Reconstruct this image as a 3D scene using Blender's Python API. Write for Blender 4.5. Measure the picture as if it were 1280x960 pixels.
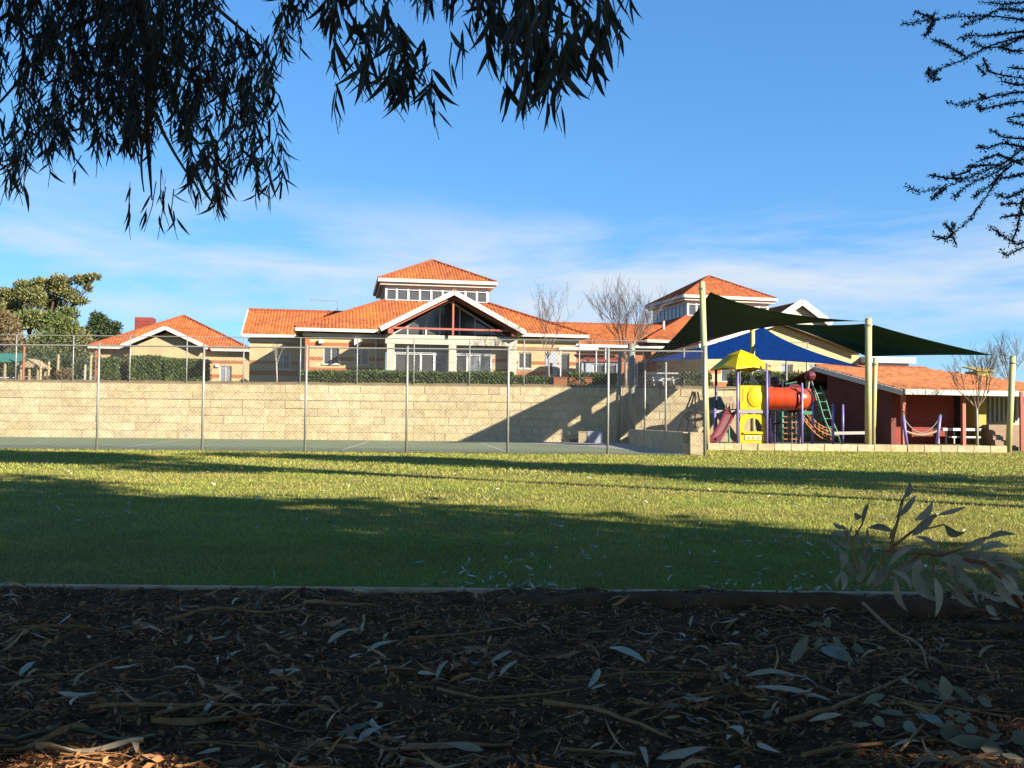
import bpy, math, random
import numpy as np
from mathutils import Vector, Matrix, noise

random.seed(7)
rng = np.random.default_rng(11)
PI = math.pi
R = math.radians
for o in list(bpy.data.objects):
    bpy.data.objects.remove(o)
scene = bpy.context.scene
C = scene.collection

# ------------------------------------------------------------------ camera
EYE = 0.91
FPX = 1229.0
PITCH = math.atan(48 / FPX)
ROLL = R(0.55)
cd = bpy.data.cameras.new("camera")
cd.sensor_width = 36.0
cd.lens = 36.0 * FPX / 1280.0
cd.clip_start = 0.05
cd.clip_end = 3000
cam = bpy.data.objects.new("camera", cd)
cam.matrix_world = Matrix.Translation((0, 0, EYE)) @ Matrix.Rotation(PI / 2 + PITCH, 4, 'X') @ Matrix.Rotation(ROLL, 4, 'Z')
C.objects.link(cam)
scene.camera = cam


def at(px, py, Y):
    """survey point: photo sighting plus distance in metres -> place in the scene"""
    u, v = px - 640.0, 480.0 - py
    u, v = u * math.cos(ROLL) - v * math.sin(ROLL), u * math.sin(ROLL) + v * math.cos(ROLL)
    fw = FPX * math.cos(PITCH) - v * math.sin(PITCH)
    up = v * math.cos(PITCH) + FPX * math.sin(PITCH)
    return Vector((u / fw * Y, Y, EYE + up / fw * Y))


def gx(px, Y, py=500):
    return at(px, py, Y).x


# ------------------------------------------------------------------ sky, sun, exposure
SUN_EL = R(24.0)
SUN_AZ = R(54.0)          # angle to the right of straight behind the viewer
to_sun = Vector((math.sin(SUN_AZ) * math.cos(SUN_EL), -math.cos(SUN_AZ) * math.cos(SUN_EL), math.sin(SUN_EL)))
world = bpy.data.worlds.new("World")
scene.world = world
world.use_nodes = True
nt = world.node_tree
nt.nodes.clear()
N = nt.nodes.new
sky = N('ShaderNodeTexSky')
sky.sky_type = 'NISHITA'
sky.sun_disc = False
sky.sun_elevation = SUN_EL
sky.sun_rotation = math.atan2(to_sun.x, to_sun.y)
sky.altitude = 0
sky.air_density = 1.0
sky.dust_density = 0.0
sky.ozone_density = 3.0
tc = N('ShaderNodeTexCoord')
mp = N('ShaderNodeMapping')
mp.inputs['Scale'].default_value = (2.0, 2.0, 10.0)
mp.inputs['Location'].default_value = (0.6, 0.4, 1.3)
nz = N('ShaderNodeTexNoise')
nz.inputs['Scale'].default_value = 1.6
nz.inputs['Detail'].default_value = 9
nz.inputs['Roughness'].default_value = 0.58
nz.inputs['Distortion'].default_value = 0.25
rp = N('ShaderNodeValToRGB')
rp.color_ramp.elements[0].position = 0.39
rp.color_ramp.elements[1].position = 0.62
sx = N('ShaderNodeSeparateXYZ')
band = N('ShaderNodeValToRGB')
band.color_ramp.elements[0].position = 0.0
band.color_ramp.elements[0].color = (.75, .75, .75, 1)
band.color_ramp.elements[1].position = 0.235
band.color_ramp.elements[1].color = (0, 0, 0, 1)
e = band.color_ramp.elements.new(0.15)
e.color = (.95, .95, .95, 1)
mul = N('ShaderNodeMath')
mul.operation = 'MULTIPLY'
mixc = N('ShaderNodeMix')
mixc.data_type = 'RGBA'
mixc.inputs['B'].default_value = (3.5, 3.95, 4.5, 1)
bg = N('ShaderNodeBackground')
bg.inputs['Strength'].default_value = 0.062
out = N('ShaderNodeOutputWorld')
L = nt.links.new
L(tc.outputs['Generated'], mp.inputs['Vector'])
L(mp.outputs['Vector'], nz.inputs['Vector'])
L(nz.outputs['Fac'], rp.inputs['Fac'])
L(tc.outputs['Generated'], sx.inputs['Vector'])
L(sx.outputs['Z'], band.inputs['Fac'])
L(rp.outputs['Color'], mul.inputs[0])
L(band.outputs['Color'], mul.inputs[1])
L(mul.outputs[0], mixc.inputs['Factor'])
hs = N('ShaderNodeHueSaturation')
hs.inputs['Saturation'].default_value = 1.22
L(sky.outputs['Color'], hs.inputs['Color'])
gm_ = N('ShaderNodeGamma')
gm_.inputs['Gamma'].default_value = 0.6
tint = N('ShaderNodeVectorMath')
tint.operation = 'MULTIPLY'
tint.inputs[1].default_value = (0.80, 1.28, 1.82)
L(hs.outputs['Color'], gm_.inputs['Color'])
L(gm_.outputs['Color'], tint.inputs[0])
L(tint.outputs['Vector'], mixc.inputs['A'])
L(mixc.outputs['Result'], bg.inputs['Color'])
L(bg.outputs['Background'], out.inputs['Surface'])

sd = bpy.data.lights.new("sun", 'SUN')
sd.energy = 5.0
sd.angle = R(0.53)
sd.color = (1.0, 0.91, 0.78)
sun = bpy.data.objects.new("sun", sd)
sun.rotation_euler = to_sun.to_track_quat('Z', 'Y').to_euler()
sun.location = (20, -20, 30)
C.objects.link(sun)

vs = scene.view_settings
vs.view_transform = 'Standard'
vs.look = 'None'
vs.gamma = 1.0
vs.exposure = 1.75
vs.use_curve_mapping = False
scene.render.engine = 'CYCLES'
scene.cycles.use_denoising = True
scene.cycles.max_bounces = 6
scene.cycles.diffuse_bounces = 3
scene.cycles.transparent_max_bounces = 6


# ------------------------------------------------------------------ materials
KEEP = ('mulch', 'bark_chips', 'dry_leaf', 'bleached', 'stick', 'grey_gum', 'juvenile', 'log_bark', 'kerb')
ALB = .575


def mat(name, col, rough=0.75, var=0.15, scale=6.0, bump=0.0, bscale=30.0, spec=0.3, island=0.0, orand=0.0,
        trans=0.0, metal=0.0, col2=None, scale2=1.0, backmix=None):
    if not name.startswith(KEEP):
        col = tuple(c * ALB for c in col)
        col2 = tuple(c * ALB for c in col2) if col2 else None
    m = bpy.data.materials.new(name)
    m.use_nodes = True
    t = m.node_tree
    t.nodes.clear()
    n = t.nodes.new
    o = n('ShaderNodeOutputMaterial')
    p = n('ShaderNodeBsdfPrincipled')
    p.inputs['Roughness'].default_value = rough
    p.inputs['Specular IOR Level'].default_value = spec
    p.inputs['Metallic'].default_value = metal
    co = n('ShaderNodeTexCoord')
    ns = n('ShaderNodeTexNoise')
    ns.inputs['Scale'].default_value = scale
    ns.inputs['Detail'].default_value = 5
    t.links.new(co.outputs['Object'], ns.inputs['Vector'])
    OC = co.outputs['Object']
    if orand:
        oi = n('ShaderNodeObjectInfo')
        va = n('ShaderNodeVectorMath')
        t.links.new(co.outputs['Object'], va.inputs[0])
        t.links.new(oi.outputs['Location'], va.inputs[1])
        OC = va.outputs['Vector']
    t.links.new(OC, ns.inputs['Vector'])
    base = n('ShaderNodeRGB')
    base.outputs[0].default_value = (*col, 1)
    cur = base.outputs[0]
    if col2:
        n2 = n('ShaderNodeTexNoise')
        n2.inputs['Scale'].default_value = scale2
        n2.inputs['Detail'].default_value = 6
        t.links.new(OC, n2.inputs['Vector'])
        r2 = n('ShaderNodeValToRGB')
        r2.color_ramp.elements[0].position = 0.4
        r2.color_ramp.elements[1].position = 0.62
        t.links.new(n2.outputs['Fac'], r2.inputs['Fac'])
        mx = n('ShaderNodeMix')
        mx.data_type = 'RGBA'
        mx.inputs['B'].default_value = (*col2, 1)
        t.links.new(r2.outputs['Color'], mx.inputs['Factor'])
        t.links.new(cur, mx.inputs['A'])
        cur = mx.outputs['Result']
    # value = 1 + var*(noise-.5)*2 + island*(rand-.5)*2 + orand*(rand-.5)*2
    mr = n('ShaderNodeMapRange')
    mr.inputs['From Min'].default_value = 0.25
    mr.inputs['From Max'].default_value = 0.75
    mr.inputs['To Min'].default_value = 1 - var
    mr.inputs['To Max'].default_value = 1 + var
    t.links.new(ns.outputs['Fac'], mr.inputs['Value'])
    val = mr.outputs['Result']

    def addrand(sock, amt, val):
        m2 = n('ShaderNodeMapRange')
        m2.inputs['To Min'].default_value = 1 - amt
        m2.inputs['To Max'].default_value = 1 + amt
        t.links.new(sock, m2.inputs['Value'])
        mm = n('ShaderNodeMath')
        mm.operation = 'MULTIPLY'
        t.links.new(val, mm.inputs[0])
        t.links.new(m2.outputs['Result'], mm.inputs[1])
        return mm.outputs[0]
    if island:
        g = n('ShaderNodeNewGeometry')
        val = addrand(g.outputs['Random Per Island'], island, val)
    if orand:
        g = n('ShaderNodeObjectInfo')
        val = addrand(g.outputs['Random'], orand, val)
    vm = n('ShaderNodeVectorMath')
    vm.operation = 'SCALE'
    t.links.new(cur, vm.inputs[0])
    t.links.new(val, vm.inputs['Scale'])
    t.links.new(vm.outputs['Vector'], p.inputs['Base Color'])
    if bump:
        nb = n('ShaderNodeTexNoise')
        nb.inputs['Scale'].default_value = bscale
        nb.inputs['Detail'].default_value = 6
        t.links.new(OC, nb.inputs['Vector'])
        bp = n('ShaderNodeBump')
        bp.inputs['Strength'].default_value = bump
        bp.inputs['Distance'].default_value = 0.02
        t.links.new(nb.outputs['Fac'], bp.inputs['Height'])
        t.links.new(bp.outputs['Normal'], p.inputs['Normal'])
    if trans:
        tr = n('ShaderNodeBsdfTranslucent')
        t.links.new(vm.outputs['Vector'], tr.inputs['Color'])
        ms = n('ShaderNodeMixShader')
        ms.inputs['Fac'].default_value = trans
        t.links.new(p.outputs[0], ms.inputs[1])
        t.links.new(tr.outputs[0], ms.inputs[2])
        t.links.new(ms.outputs[0], o.inputs['Surface'])
    else:
        t.links.new(p.outputs[0], o.inputs['Surface'])
    return m


def brick_mat(name, c1, c2, mortar, bw=0.24, bh=0.086, msize=0.012, axis='x'):
    c1, c2, mortar = (tuple(c * ALB for c in q) for q in (c1, c2, mortar))
    m = bpy.data.materials.new(name)
    m.use_nodes = True
    t = m.node_tree
    p = t.nodes['Principled BSDF']
    p.inputs['Roughness'].default_value = 0.85
    p.inputs['Specular IOR Level'].default_value = 0.2
    co = t.nodes.new('ShaderNodeTexCoord')
    sp = t.nodes.new('ShaderNodeSeparateXYZ')
    cb = t.nodes.new('ShaderNodeCombineXYZ')
    t.links.new(co.outputs['Object'], sp.inputs[0])
    ad = t.nodes.new('ShaderNodeMath')
    ad.operation = 'ADD'
    t.links.new(sp.outputs['X'], ad.inputs[0])
    t.links.new(sp.outputs['Y'], ad.inputs[1])
    t.links.new(ad.outputs[0], cb.inputs['X'])
    t.links.new(sp.outputs['Z'], cb.inputs['Y'])
    b = t.nodes.new('ShaderNodeTexBrick')
    b.inputs['Color1'].default_value = (*c1, 1)
    b.inputs['Color2'].default_value = (*c2, 1)
    b.inputs['Mortar'].default_value = (*mortar, 1)
    b.inputs['Scale'].default_value = 1.0
    b.inputs['Brick Width'].default_value = bw
    b.inputs['Row Height'].default_value = bh
    b.inputs['Mortar Size'].default_value = msize
    t.links.new(cb.outputs[0], b.inputs['Vector'])
    ns = t.nodes.new('ShaderNodeTexNoise')
    ns.inputs['Scale'].default_value = 1.3
    ns.inputs['Detail'].default_value = 6
    t.links.new(co.outputs['Object'], ns.inputs['Vector'])
    mr = t.nodes.new('ShaderNodeMapRange')
    mr.inputs['From Min'].default_value = .3
    mr.inputs['From Max'].default_value = .7
    mr.inputs['To Min'].default_value = .86
    mr.inputs['To Max'].default_value = 1.1
    t.links.new(ns.outputs['Fac'], mr.inputs['Value'])
    vm = t.nodes.new('ShaderNodeVectorMath')
    vm.operation = 'SCALE'
    t.links.new(b.outputs['Color'], vm.inputs[0])
    t.links.new(mr.outputs['Result'], vm.inputs['Scale'])
    t.links.new(vm.outputs['Vector'], p.inputs['Base Color'])
    bp = t.nodes.new('ShaderNodeBump')
    bp.inputs['Strength'].default_value = .5
    bp.inputs['Distance'].default_value = .01
    bp.invert = True
    t.links.new(b.outputs['Fac'], bp.inputs['Height'])
    t.links.new(bp.outputs['Normal'], p.inputs['Normal'])
    return m


M = {}
M['lawn'] = mat('lawn_turf', (.27, .31, .058), .95, .3, 9, .5, 60, .1, col2=(.215, .195, .055), scale2=.55)
M['grass'] = mat('grass_blades', (.40, .435, .078), .7, .2, 1.2, spec=.15, island=.4, trans=.3, col2=(.54, .46, .13), scale2=.42)
M['mulch'] = mat('mulch_soil', (.085, .040, .016), .95, .6, 14, 1.0, 45, .1)
M['chips'] = mat('bark_chips', (.26, .115, .045), .9, .3, 20, island=.75, spec=.15)
M['litter_pale'] = mat('dry_leaf_pale', (.36, .28, .175), .75, .25, 30, island=.6, spec=.4)
M['litter_white'] = mat('bleached_leaf', (.36, .34, .29), .6, .2, 30, island=.5, spec=.4)
M['litter_tan'] = mat('dry_leaf_tan', (.32, .165, .07), .7, .3, 30, island=.6, spec=.3)
M['stick'] = mat('stick_wood', (.30, .15, .06), .85, .35, 25, .6, 60, .2, island=.4)
M['log'] = mat('log_bark', (.11, .058, .030), .95, .4, 9, 1.0, 30, .1)
M['kerb'] = mat('kerb_concrete', (.44, .28, .15), .9, .3, 12, .5, 80, .2)
M['conc'] = mat('apron_concrete', (.42, .40, .36), .9, .15, 3, .3, 60, .2)
M['court'] = mat('court_acrylic', (.225, .265, .145), .85, .1, 1.2, .2, 200, .2, col2=(.25, .285, .16), scale2=.3)
M['line'] = mat('court_line_paint', (.62, .62, .58), .8, .2, 8, spec=.2)
M['lime'] = mat('limestone_block', (.63, .50, .285), .95, .24, 5, .8, 26, .1, orand=.1, col2=(.68, .565, .36), scale2=.55)
M['limej'] = mat('limestone_joint', (.38, .29, .16), .95, .2, 7, .5, 26, .1)
M['sand'] = mat('sand', (.40, .31, .19), .95, .15, 3, .5, 50, .1)
M['bank'] = mat('dry_bank_soil', (.30, .22, .12), .95, .3, 2.5, .8, 20, .1)
M['earth'] = mat('terrace_soil', (.22, .18, .10), .95, .3, 1.5, .6, 12, .1)
M['galv'] = mat('galvanised_steel', (.42, .41, .36), .5, .12, 8, spec=.5, metal=.35)
M['wire'] = mat('fence_wire', (.16, .155, .14), .6, .1, 8, spec=.4, metal=.3)
M['tile'] = mat('terracotta_tile', (.48, .142, .036), .8, .2, 1.1, spec=.25, island=.24, col2=(.40, .115, .038), scale2=.45)
M['tileshed'] = mat('terracotta_tile_faded', (.46, .17, .065), .85, .16, 1.1, spec=.2, island=.22)
M['tileb'] = mat('roof_underlay', (.34, .09, .03), .9, .1, 2)
M['cap'] = mat('ridge_cap_clay', (.36, .085, .03), .85, .15, 5, spec=.2)
M['fascia'] = mat('cream_paint', (.72, .68, .58), .55, .06, 3, spec=.35)
M['soffit'] = mat('soffit_board', (.62, .43, .29), .8, .08, 3)
M['cream'] = brick_mat('cream_brick', (.70, .53, .275), (.64, .48, .245), (.60, .47, .27))
M['band'] = brick_mat('red_band_brick', (.50, .17, .07), (.45, .145, .06), (.45, .20, .10))
M['redbrick'] = brick_mat('red_shed_brick', (.24, .06, .045), (.20, .048, .037), (.16, .09, .075), .24, .1, .014)
M['redface'] = brick_mat('red_face_brick', (.34, .06, .045), (.29, .05, .038), (.30, .09, .07), .24, .1, .012)
M['redpaint'] = mat('red_painted_wall', (.36, .065, .045), .8, .15, 4, spec=.25)
M['render'] = mat('cream_render', (.60, .55, .42), .8, .08, 3, .15, 60)
M['white'] = mat('white_window_paint', (.70, .71, .70), .45, .05, 4, spec=.4)
M['redsteel'] = mat('red_steel_paint', (.45, .12, .07), .6, .08, 6, spec=.4)
M['glass'] = mat('window_glass', (.085, .088, .09), .06, .2, 1.2, spec=.7)
M['glassb'] = mat('curtained_glass', (.30, .31, .32), .2, .35, 1.6, spec=.6)
M['door'] = mat('pale_blue_door', (.40, .44, .50), .6, .06, 3)
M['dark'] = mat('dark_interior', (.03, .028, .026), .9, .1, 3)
M['vent'] = mat('cooler_red', (.28, .05, .035), .6, .1, 3, spec=.35)
M['hedge'] = mat('hedge_leaf', (.13, .20, .045), .6, .25, 2, spec=.3, island=.5, trans=.2)
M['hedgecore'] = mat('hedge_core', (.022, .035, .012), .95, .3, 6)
M['leafa'] = mat('olive_tree_leaf', (.19, .235, .065), .6, .2, .35, spec=.3, island=.5, trans=.3, col2=(.30, .27, .10), scale2=.25)
M['leafb'] = mat('dark_tree_leaf', (.075, .11, .04), .6, .25, .5, spec=.3, island=.45, trans=.2)
M['leafc'] = mat('brown_tree_leaf', (.26, .19, .09), .7, .25, .5, spec=.2, island=.4, trans=.2)
M['gum'] = mat('gum_leaf', (.050, .062, .030), .45, .2, 3, spec=.45, island=.35, trans=.12)
M['gumone'] = mat('gum_leaf_single', (.050, .062, .030), .45, .2, 3, spec=.45, orand=.4, trans=.12)
M['gumgrey'] = mat('grey_gum_leaf', (.29, .26, .165), .45, .35, 22, spec=.5, orand=.3, trans=.18)
M['gumjuv'] = mat('juvenile_gum_leaf', (.20, .185, .105), .5, .2, 14, spec=.4, orand=.3, trans=.15)
M['needle'] = mat('shrub_leaf', (.045, .06, .03), .5, .2, 3, spec=.35, island=.3)
M['bark'] = mat('gum_bark', (.16, .115, .08), .9, .35, 8, .8, 25, .15)
M['barebark'] = mat('bare_tree_bark', (.36, .27, .20), .9, .2, 6, spec=.2)
M['barepale'] = mat('pale_trunk_bark', (.52, .46, .36), .85, .15, 6, spec=.2)
M['sailg'] = mat('green_shade_cloth', (.03, .085, .045), .8, .15, 5, spec=.2, trans=.25)
M['sailb'] = mat('blue_shade_cloth', (.06, .31, .82), .75, .15, 5, spec=.25, trans=.5)
M['pole'] = mat('cream_yellow_pole', (.60, .55, .24), .5, .08, 3, spec=.4)
M['greypole'] = mat('grey_green_pole', (.24, .25, .20), .6, .1, 3, spec=.4)
M['yellow'] = mat('yellow_plastic', (.76, .56, .012), .38, .07, 5, spec=.45)
M['yellow2'] = mat('pale_yellow_print', (.62, .58, .33), .5, .1, 14, spec=.4)
M['orange'] = mat('orange_red_plastic', (.72, .075, .016), .32, .05, 4, spec=.5)
M['maroon'] = mat('maroon_plastic', (.14, .022, .03), .4, .08, 4, spec=.45)
M['purple'] = mat('lilac_steel', (.25, .20, .50), .4, .06, 4, spec=.5)
M['navy'] = mat('navy_steel', (.06, .045, .12), .5, .08, 4, spec=.4)
M['pgreen'] = mat('green_steel', (.06, .27, .15), .45, .06, 4, spec=.45)
M['rope'] = mat('orange_rope', (.55, .22, .07), .85, .1, 20)
M['black'] = mat('black_rope', (.02, .02, .022), .8, .1, 20)
M['deck'] = mat('deck_grey', (.42, .40, .36), .7, .08, 5)
M['teal'] = mat('teal_roof', (.05, .26, .20), .6, .1, 3, spec=.35)
M['timber'] = mat('pale_timber', (.47, .38, .22), .8, .15, 6)
M['ochre'] = mat('ochre_paint', (.50, .38, .09), .75, .1, 3)
M['pinkbrick'] = mat('pink_paver', (.40, .27, .19), .9, .15, 5, orand=.1)
M['terra'] = mat('terracotta_pot', (.42, .15, .06), .8, .15, 5)


# ------------------------------------------------------------------ mesh helpers
class MB:
    def __init__(s):
        s.v = []
        s.f = []

    def poly(s, pts):
        b = len(s.v)
        s.v += [tuple(p) for p in pts]
        s.f.append(tuple(range(b, b + len(pts))))
        return s

    def box(s, x0, x1, y0, y1, z0, z1):
        b = len(s.v)
        s.v += [(x0, y0, z0), (x1, y0, z0), (x1, y1, z0), (x0, y1, z0), (x0, y0, z1), (x1, y0, z1), (x1, y1, z1), (x0, y1, z1)]
        s.f += [(b, b + 3, b + 2, b + 1), (b + 4, b + 5, b + 6, b + 7), (b, b + 1, b + 5, b + 4), (b + 1, b + 2, b + 6, b + 5),
                (b + 2, b + 3, b + 7, b + 6), (b + 3, b, b + 4, b + 7)]
        return s

    def prism(s, pts, vec):
        pts = [Vector(p) for p in pts]
        vec = Vector(vec)
        n = len(pts)
        b = len(s.v)
        s.v += [tuple(p) for p in pts] + [tuple(p + vec) for p in pts]
        s.f.append(tuple(range(b, b + n)))
        s.f.append(tuple(range(b + 2 * n - 1, b + n - 1, -1)))
        for i in range(n):
            j = (i + 1) % n
            s.f.append((b + i, b + n + i, b + n + j, b + j))
        return s

    def beam(s, p, q, w, h, up=(0, 0, 1)):
        p, q, up = Vector(p), Vector(q), Vector(up)
        d = (q - p).normalized()
        a = d.cross(up)
        if a.length < 1e-4:
            a = d.cross(Vector((1, 0, 0)))
        a.normalize()
        u = a.cross(d).normalized()
        a *= w / 2
        u *= h / 2
        s.prism([p - a - u, p + a - u, p + a + u, p - a + u], q - p)
        return s

    def tube(s, path, rad, n=6, cap=True):
        path = [Vector(p) for p in path]
        if not hasattr(rad, '__len__'):
            rad = [rad] * len(path)
        b = len(s.v)
        for i, p in enumerate(path):
            d = (path[min(i + 1, len(path) - 1)] - path[max(i - 1, 0)])
            d = d.normalized() if d.length > 1e-9 else Vector((0, 0, 1))
            a = d.cross(Vector((0.13, 0.97, 0.2)))
            if a.length < .1:
                a = d.cross(Vector((1, 0, 0)))
            a.normalize()
            u = a.cross(d)
            for k in range(n):
                t = 2 * PI * k / n
                s.v.append(tuple(p + (a * math.cos(t) + u * math.sin(t)) * rad[i]))
        for i in range(len(path) - 1):
            for k in range(n):
                k2 = (k + 1) % n
                s.f.append((b + i * n + k, b + i * n + k2, b + (i + 1) * n + k2, b + (i + 1) * n + k))
        if cap:
            s.f.append(tuple(b + k for k in reversed(range(n))))
            e = b + (len(path) - 1) * n
            s.f.append(tuple(e + k for k in range(n)))
        return s

    def build(s, name, m, parent=None, smooth=False, kind=None):
        me = bpy.data.meshes.new(name)
        me.from_pydata(s.v, [], s.f)
        if smooth:
            me.polygons.foreach_set('use_smooth', [True] * len(me.polygons))
        return link(name, me, m, parent, kind)


def link(name, me, m, parent=None, kind=None):
    o = bpy.data.objects.new(name, me)
    if m is not None and not me.materials:
        me.materials.append(M[m] if isinstance(m, str) else m)
    C.objects.link(o)
    if parent is not None:
        o.parent = parent
    if kind:
        o['kind'] = kind
    return o


def np_mesh(name, V, F, smooth=False):
    V = np.asarray(V, np.float32)
    F = np.asarray(F, np.int32)
    k = F.shape[1]
    me = bpy.data.meshes.new(name)
    me.vertices.add(len(V))
    me.vertices.foreach_set('co', V.ravel())
    me.loops.add(F.size)
    me.loops.foreach_set('vertex_index', F.ravel())
    me.polygons.add(len(F))
    me.polygons.foreach_set('loop_start', np.arange(0, F.size, k, dtype=np.int32))
    if smooth:
        me.polygons.foreach_set('use_smooth', np.ones(len(F), bool))
    me.update(calc_edges=True)
    return me


def tag(o, label, cat, group=None, kind=None):
    o['label'] = label
    o['category'] = cat
    if group:
        o['group'] = group
    if kind:
        o['kind'] = kind
    return o


def thing(name, label, cat, loc=(0, 0, 0), rotz=0.0, group=None):
    o = bpy.data.objects.new(name, None)
    o.empty_display_size = .3
    o.location = loc
    o.rotation_euler = (0, 0, rotz)
    C.objects.link(o)
    return tag(o, label, cat, group)


def struct(o):
    o['kind'] = 'structure'
    return o


def nrm(a):
    return a / np.maximum(np.linalg.norm(a, axis=-1, keepdims=True), 1e-9)


def leaf_arrays(P, D, L_, W_, curve=0.15, roll=None, ucurl=.5):
    """lance leaves: base points P, directions D, lengths, widths -> verts, quads (4 quads a leaf)"""
    n = len(P)
    D = nrm(D)
    r = rng.normal(size=(n, 3)) if roll is None else roll
    S = nrm(np.cross(D, r))
    U = nrm(np.cross(S, D))
    cv = rng.uniform(-1, 1, n) * curve
    st = np.array([0, .18, .45, .78, 1.0])
    wd = np.array([.12, .75, 1.0, .55, .04])
    V = np.zeros((n, 5, 2, 3))
    for i in range(5):
        c = P + D * (L_ * st[i])[:, None] + S * (cv * L_ * st[i] ** 2 * 1.6)[:, None] + U * (cv * ucurl * L_ * (st[i] - st[i] ** 2) * 2)[:, None]
        V[:, i, 0] = c - S * (W_ * wd[i] * .5)[:, None]
        V[:, i, 1] = c + S * (W_ * wd[i] * .5)[:, None]
    b = (np.arange(n) * 10)[:, None, None]
    q = np.array([[2 * i, 2 * i + 1, 2 * i + 3, 2 * i + 2] for i in range(4)])[None]
    return V.reshape(-1, 3), (b + q).reshape(-1, 4)


def card_arrays(P, D, L_, W_):
    """small rhombic leaf cards"""
    n = len(P)
    D = nrm(D)
    S = nrm(np.cross(D, rng.normal(size=(n, 3))))
    V = np.stack([P, P + D * (L_ * .5)[:, None] + S * (W_ * .5)[:, None], P + D * L_[:, None], P + D * (L_ * .5)[:, None] - S * (W_ * .5)[:, None]], 1)
    return V.reshape(-1, 3), (np.arange(n) * 4)[:, None] + np.arange(4)[None]


# ------------------------------------------------------------------ ground, lawn, court, terrace
WALL_Y = 46.0
TER = 2.56
struct(MB().poly([(-900, -300, -.03), (900, -300, -.03), (900, 1500, -.03), (-900, 1500, -.03)]).build('ground', 'earth'))
lawn = struct(MB().poly([(-60, 5.16, 0), (60, 5.16, 0), (60, 45.5, 0), (-60, 45.5, 0)]).build('lawn', 'lawn'))


def fbm(x, y, s=1.0):
    return noise.fractal(Vector((x * s, y * s, 3.1)), 0.7, 2.0, 5)


def gz(x, y):
    return (.022 if y > 4.9 else .022 * max(0, y - 4) / .9) + .012 + .035 * fbm(x, y, 1.3) + .018 * fbm(x + 9, y, 7) + (.03 * max(0, 3.6 - y) if y > 0 else .1)


# mulch bed: uneven sheet
xs = np.concatenate([np.arange(-14, -4, .4), np.arange(-4, 4.01, .045), np.arange(4.4, 16, .4)])
ys = np.concatenate([np.arange(-14, 1.6, .5), np.arange(1.6, 5.08, .045), [5.085]])
V = np.array([(x, y, gz(x, y)) for y in ys for x in xs])
nx, ny = len(xs), len(ys)
ii, jj = np.meshgrid(np.arange(nx - 1), np.arange(ny - 1))
b = (jj * nx + ii).ravel()
mulch = struct(link('mulch_bed', np_mesh('mulch_bed', V, np.stack([b, b + 1, b + nx + 1, b + nx], 1), True), 'mulch'))



def ground_at(px, py):
    """where a sighting meets the mulch"""
    h_ = at(px, py, 1.0)
    Y = (EYE - .03) / (EYE - h_.z)
    for _ in range(4):
        q_ = at(px, py, Y)
        Y *= (EYE - gz(q_.x, q_.y)) / max(EYE - q_.z, 1e-3)
    q_ = at(px, py, Y)
    return Vector((q_.x, q_.y, gz(q_.x, q_.y)))


# leaves are cut from the canopy so sunlit flecks land at set spots
FLECKS = []
for (px_, py_, rx_, ry_) in ((60, 945, .28, .12), (165, 925, .2, .07), (10, 905, .16, .08), (230, 945, .1, .05), (95, 900, .1, .05), (250, 860, .05, .03), (455, 930, .10, .06), (560, 950, .10, .03), (690, 850, .05, .02), (1215, 945, .09, .05), (1275, 935, .05, .04), (1060, 938, .05, .03), (330, 935, .06, .03), (120, 880, .07, .03)):
    q_ = ground_at(px_, py_)
    FLECKS.append((q_.x, q_.y, rx_, ry_))


def open_mask(P):
    """True for leaves that stay: False inside the gaps cut towards the sun"""
    G = P[:, :2] - np.array([[to_sun.x, to_sun.y]]) * (P[:, 2:3] / to_sun.z)
    keep = np.ones(len(P), bool)
    for (a_, b_, rx_, ry_) in FLECKS:
        d = ((G[:, 0] - a_) / (rx_ + .16)) ** 2 + ((G[:, 1] - b_) / (ry_ + .14)) ** 2
        keep &= ~((d < 1) & (rng.random(len(P)) < .97))
    return keep


# concrete mowing kerb: long cast pieces
kerb = thing('concrete_kerb', 'low worn concrete mowing kerb between dark mulch and lawn', 'kerb', (0, 5.12, 0))
x = -9.0
while x < 10:
    w = 2.4
    yk = .10 * max(0, x - .5) ** 1.2 * .25
    mbk = MB().box(x + .004, x + w - .004, -.04, .04, -.05, .045)
    o = mbk.build('kerb_piece', 'kerb', kerb)
    o.location = (0, .02 + .004 * math.sin(x), .002 * math.sin(x * 3))
    bv = o.modifiers.new('bevel', 'BEVEL')
    bv.width = .012
    bv.segments = 2
    x += w

CY0 = 28.75
struct(MB().poly([(-60, CY0, .012), (5.15, CY0, .012), (5.15, WALL_Y - .02, .012), (-60, WALL_Y - .02, .012)]).build('court', 'court'))
# concrete apron sweeping round the court's far right corner
ap = [(-1.6, 45.95), (-1.6, 43.2), (.6, 42.0), (2.2, 39.6), (3.4, 36.0), (4.3, 32.0), (4.9, 29.0), (5.14, 28.8), (5.14, 45.95)]
struct(MB().poly([(x, y, .016) for x, y in ap]).build('apron_pavement', 'conc'))
cl = thing('court_line', 'white painted base line running along the green court', 'line marking', (0, 0, 0))
MB().poly([(-30, 33.2, .017), (-4, 33.2, .017), (-4, 33.26, .017), (-30, 33.26, .017)]).build('stripe', 'line', cl)
for k, (x0, y0, x1, y1, lab) in enumerate([(-5.25, 30.5, -6.35, 44.0, 'white line crossing the court below the gabled entrance'),
                                           (-.1, 29.2, -1.4, 42.8, 'white line crossing the court beside the wall shadow'),
                                           (-12.0, 30.0, -14.5, 44, 'white line crossing the court at far left')]):
    o = MB().poly([(x0, y0, .0165), (x0 + .06, y0, .0165), (x1 + .06, y1, .0165), (x1, y1, .0165)]).build('court_line', 'line')
    tag(o, lab, 'line marking')

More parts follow.
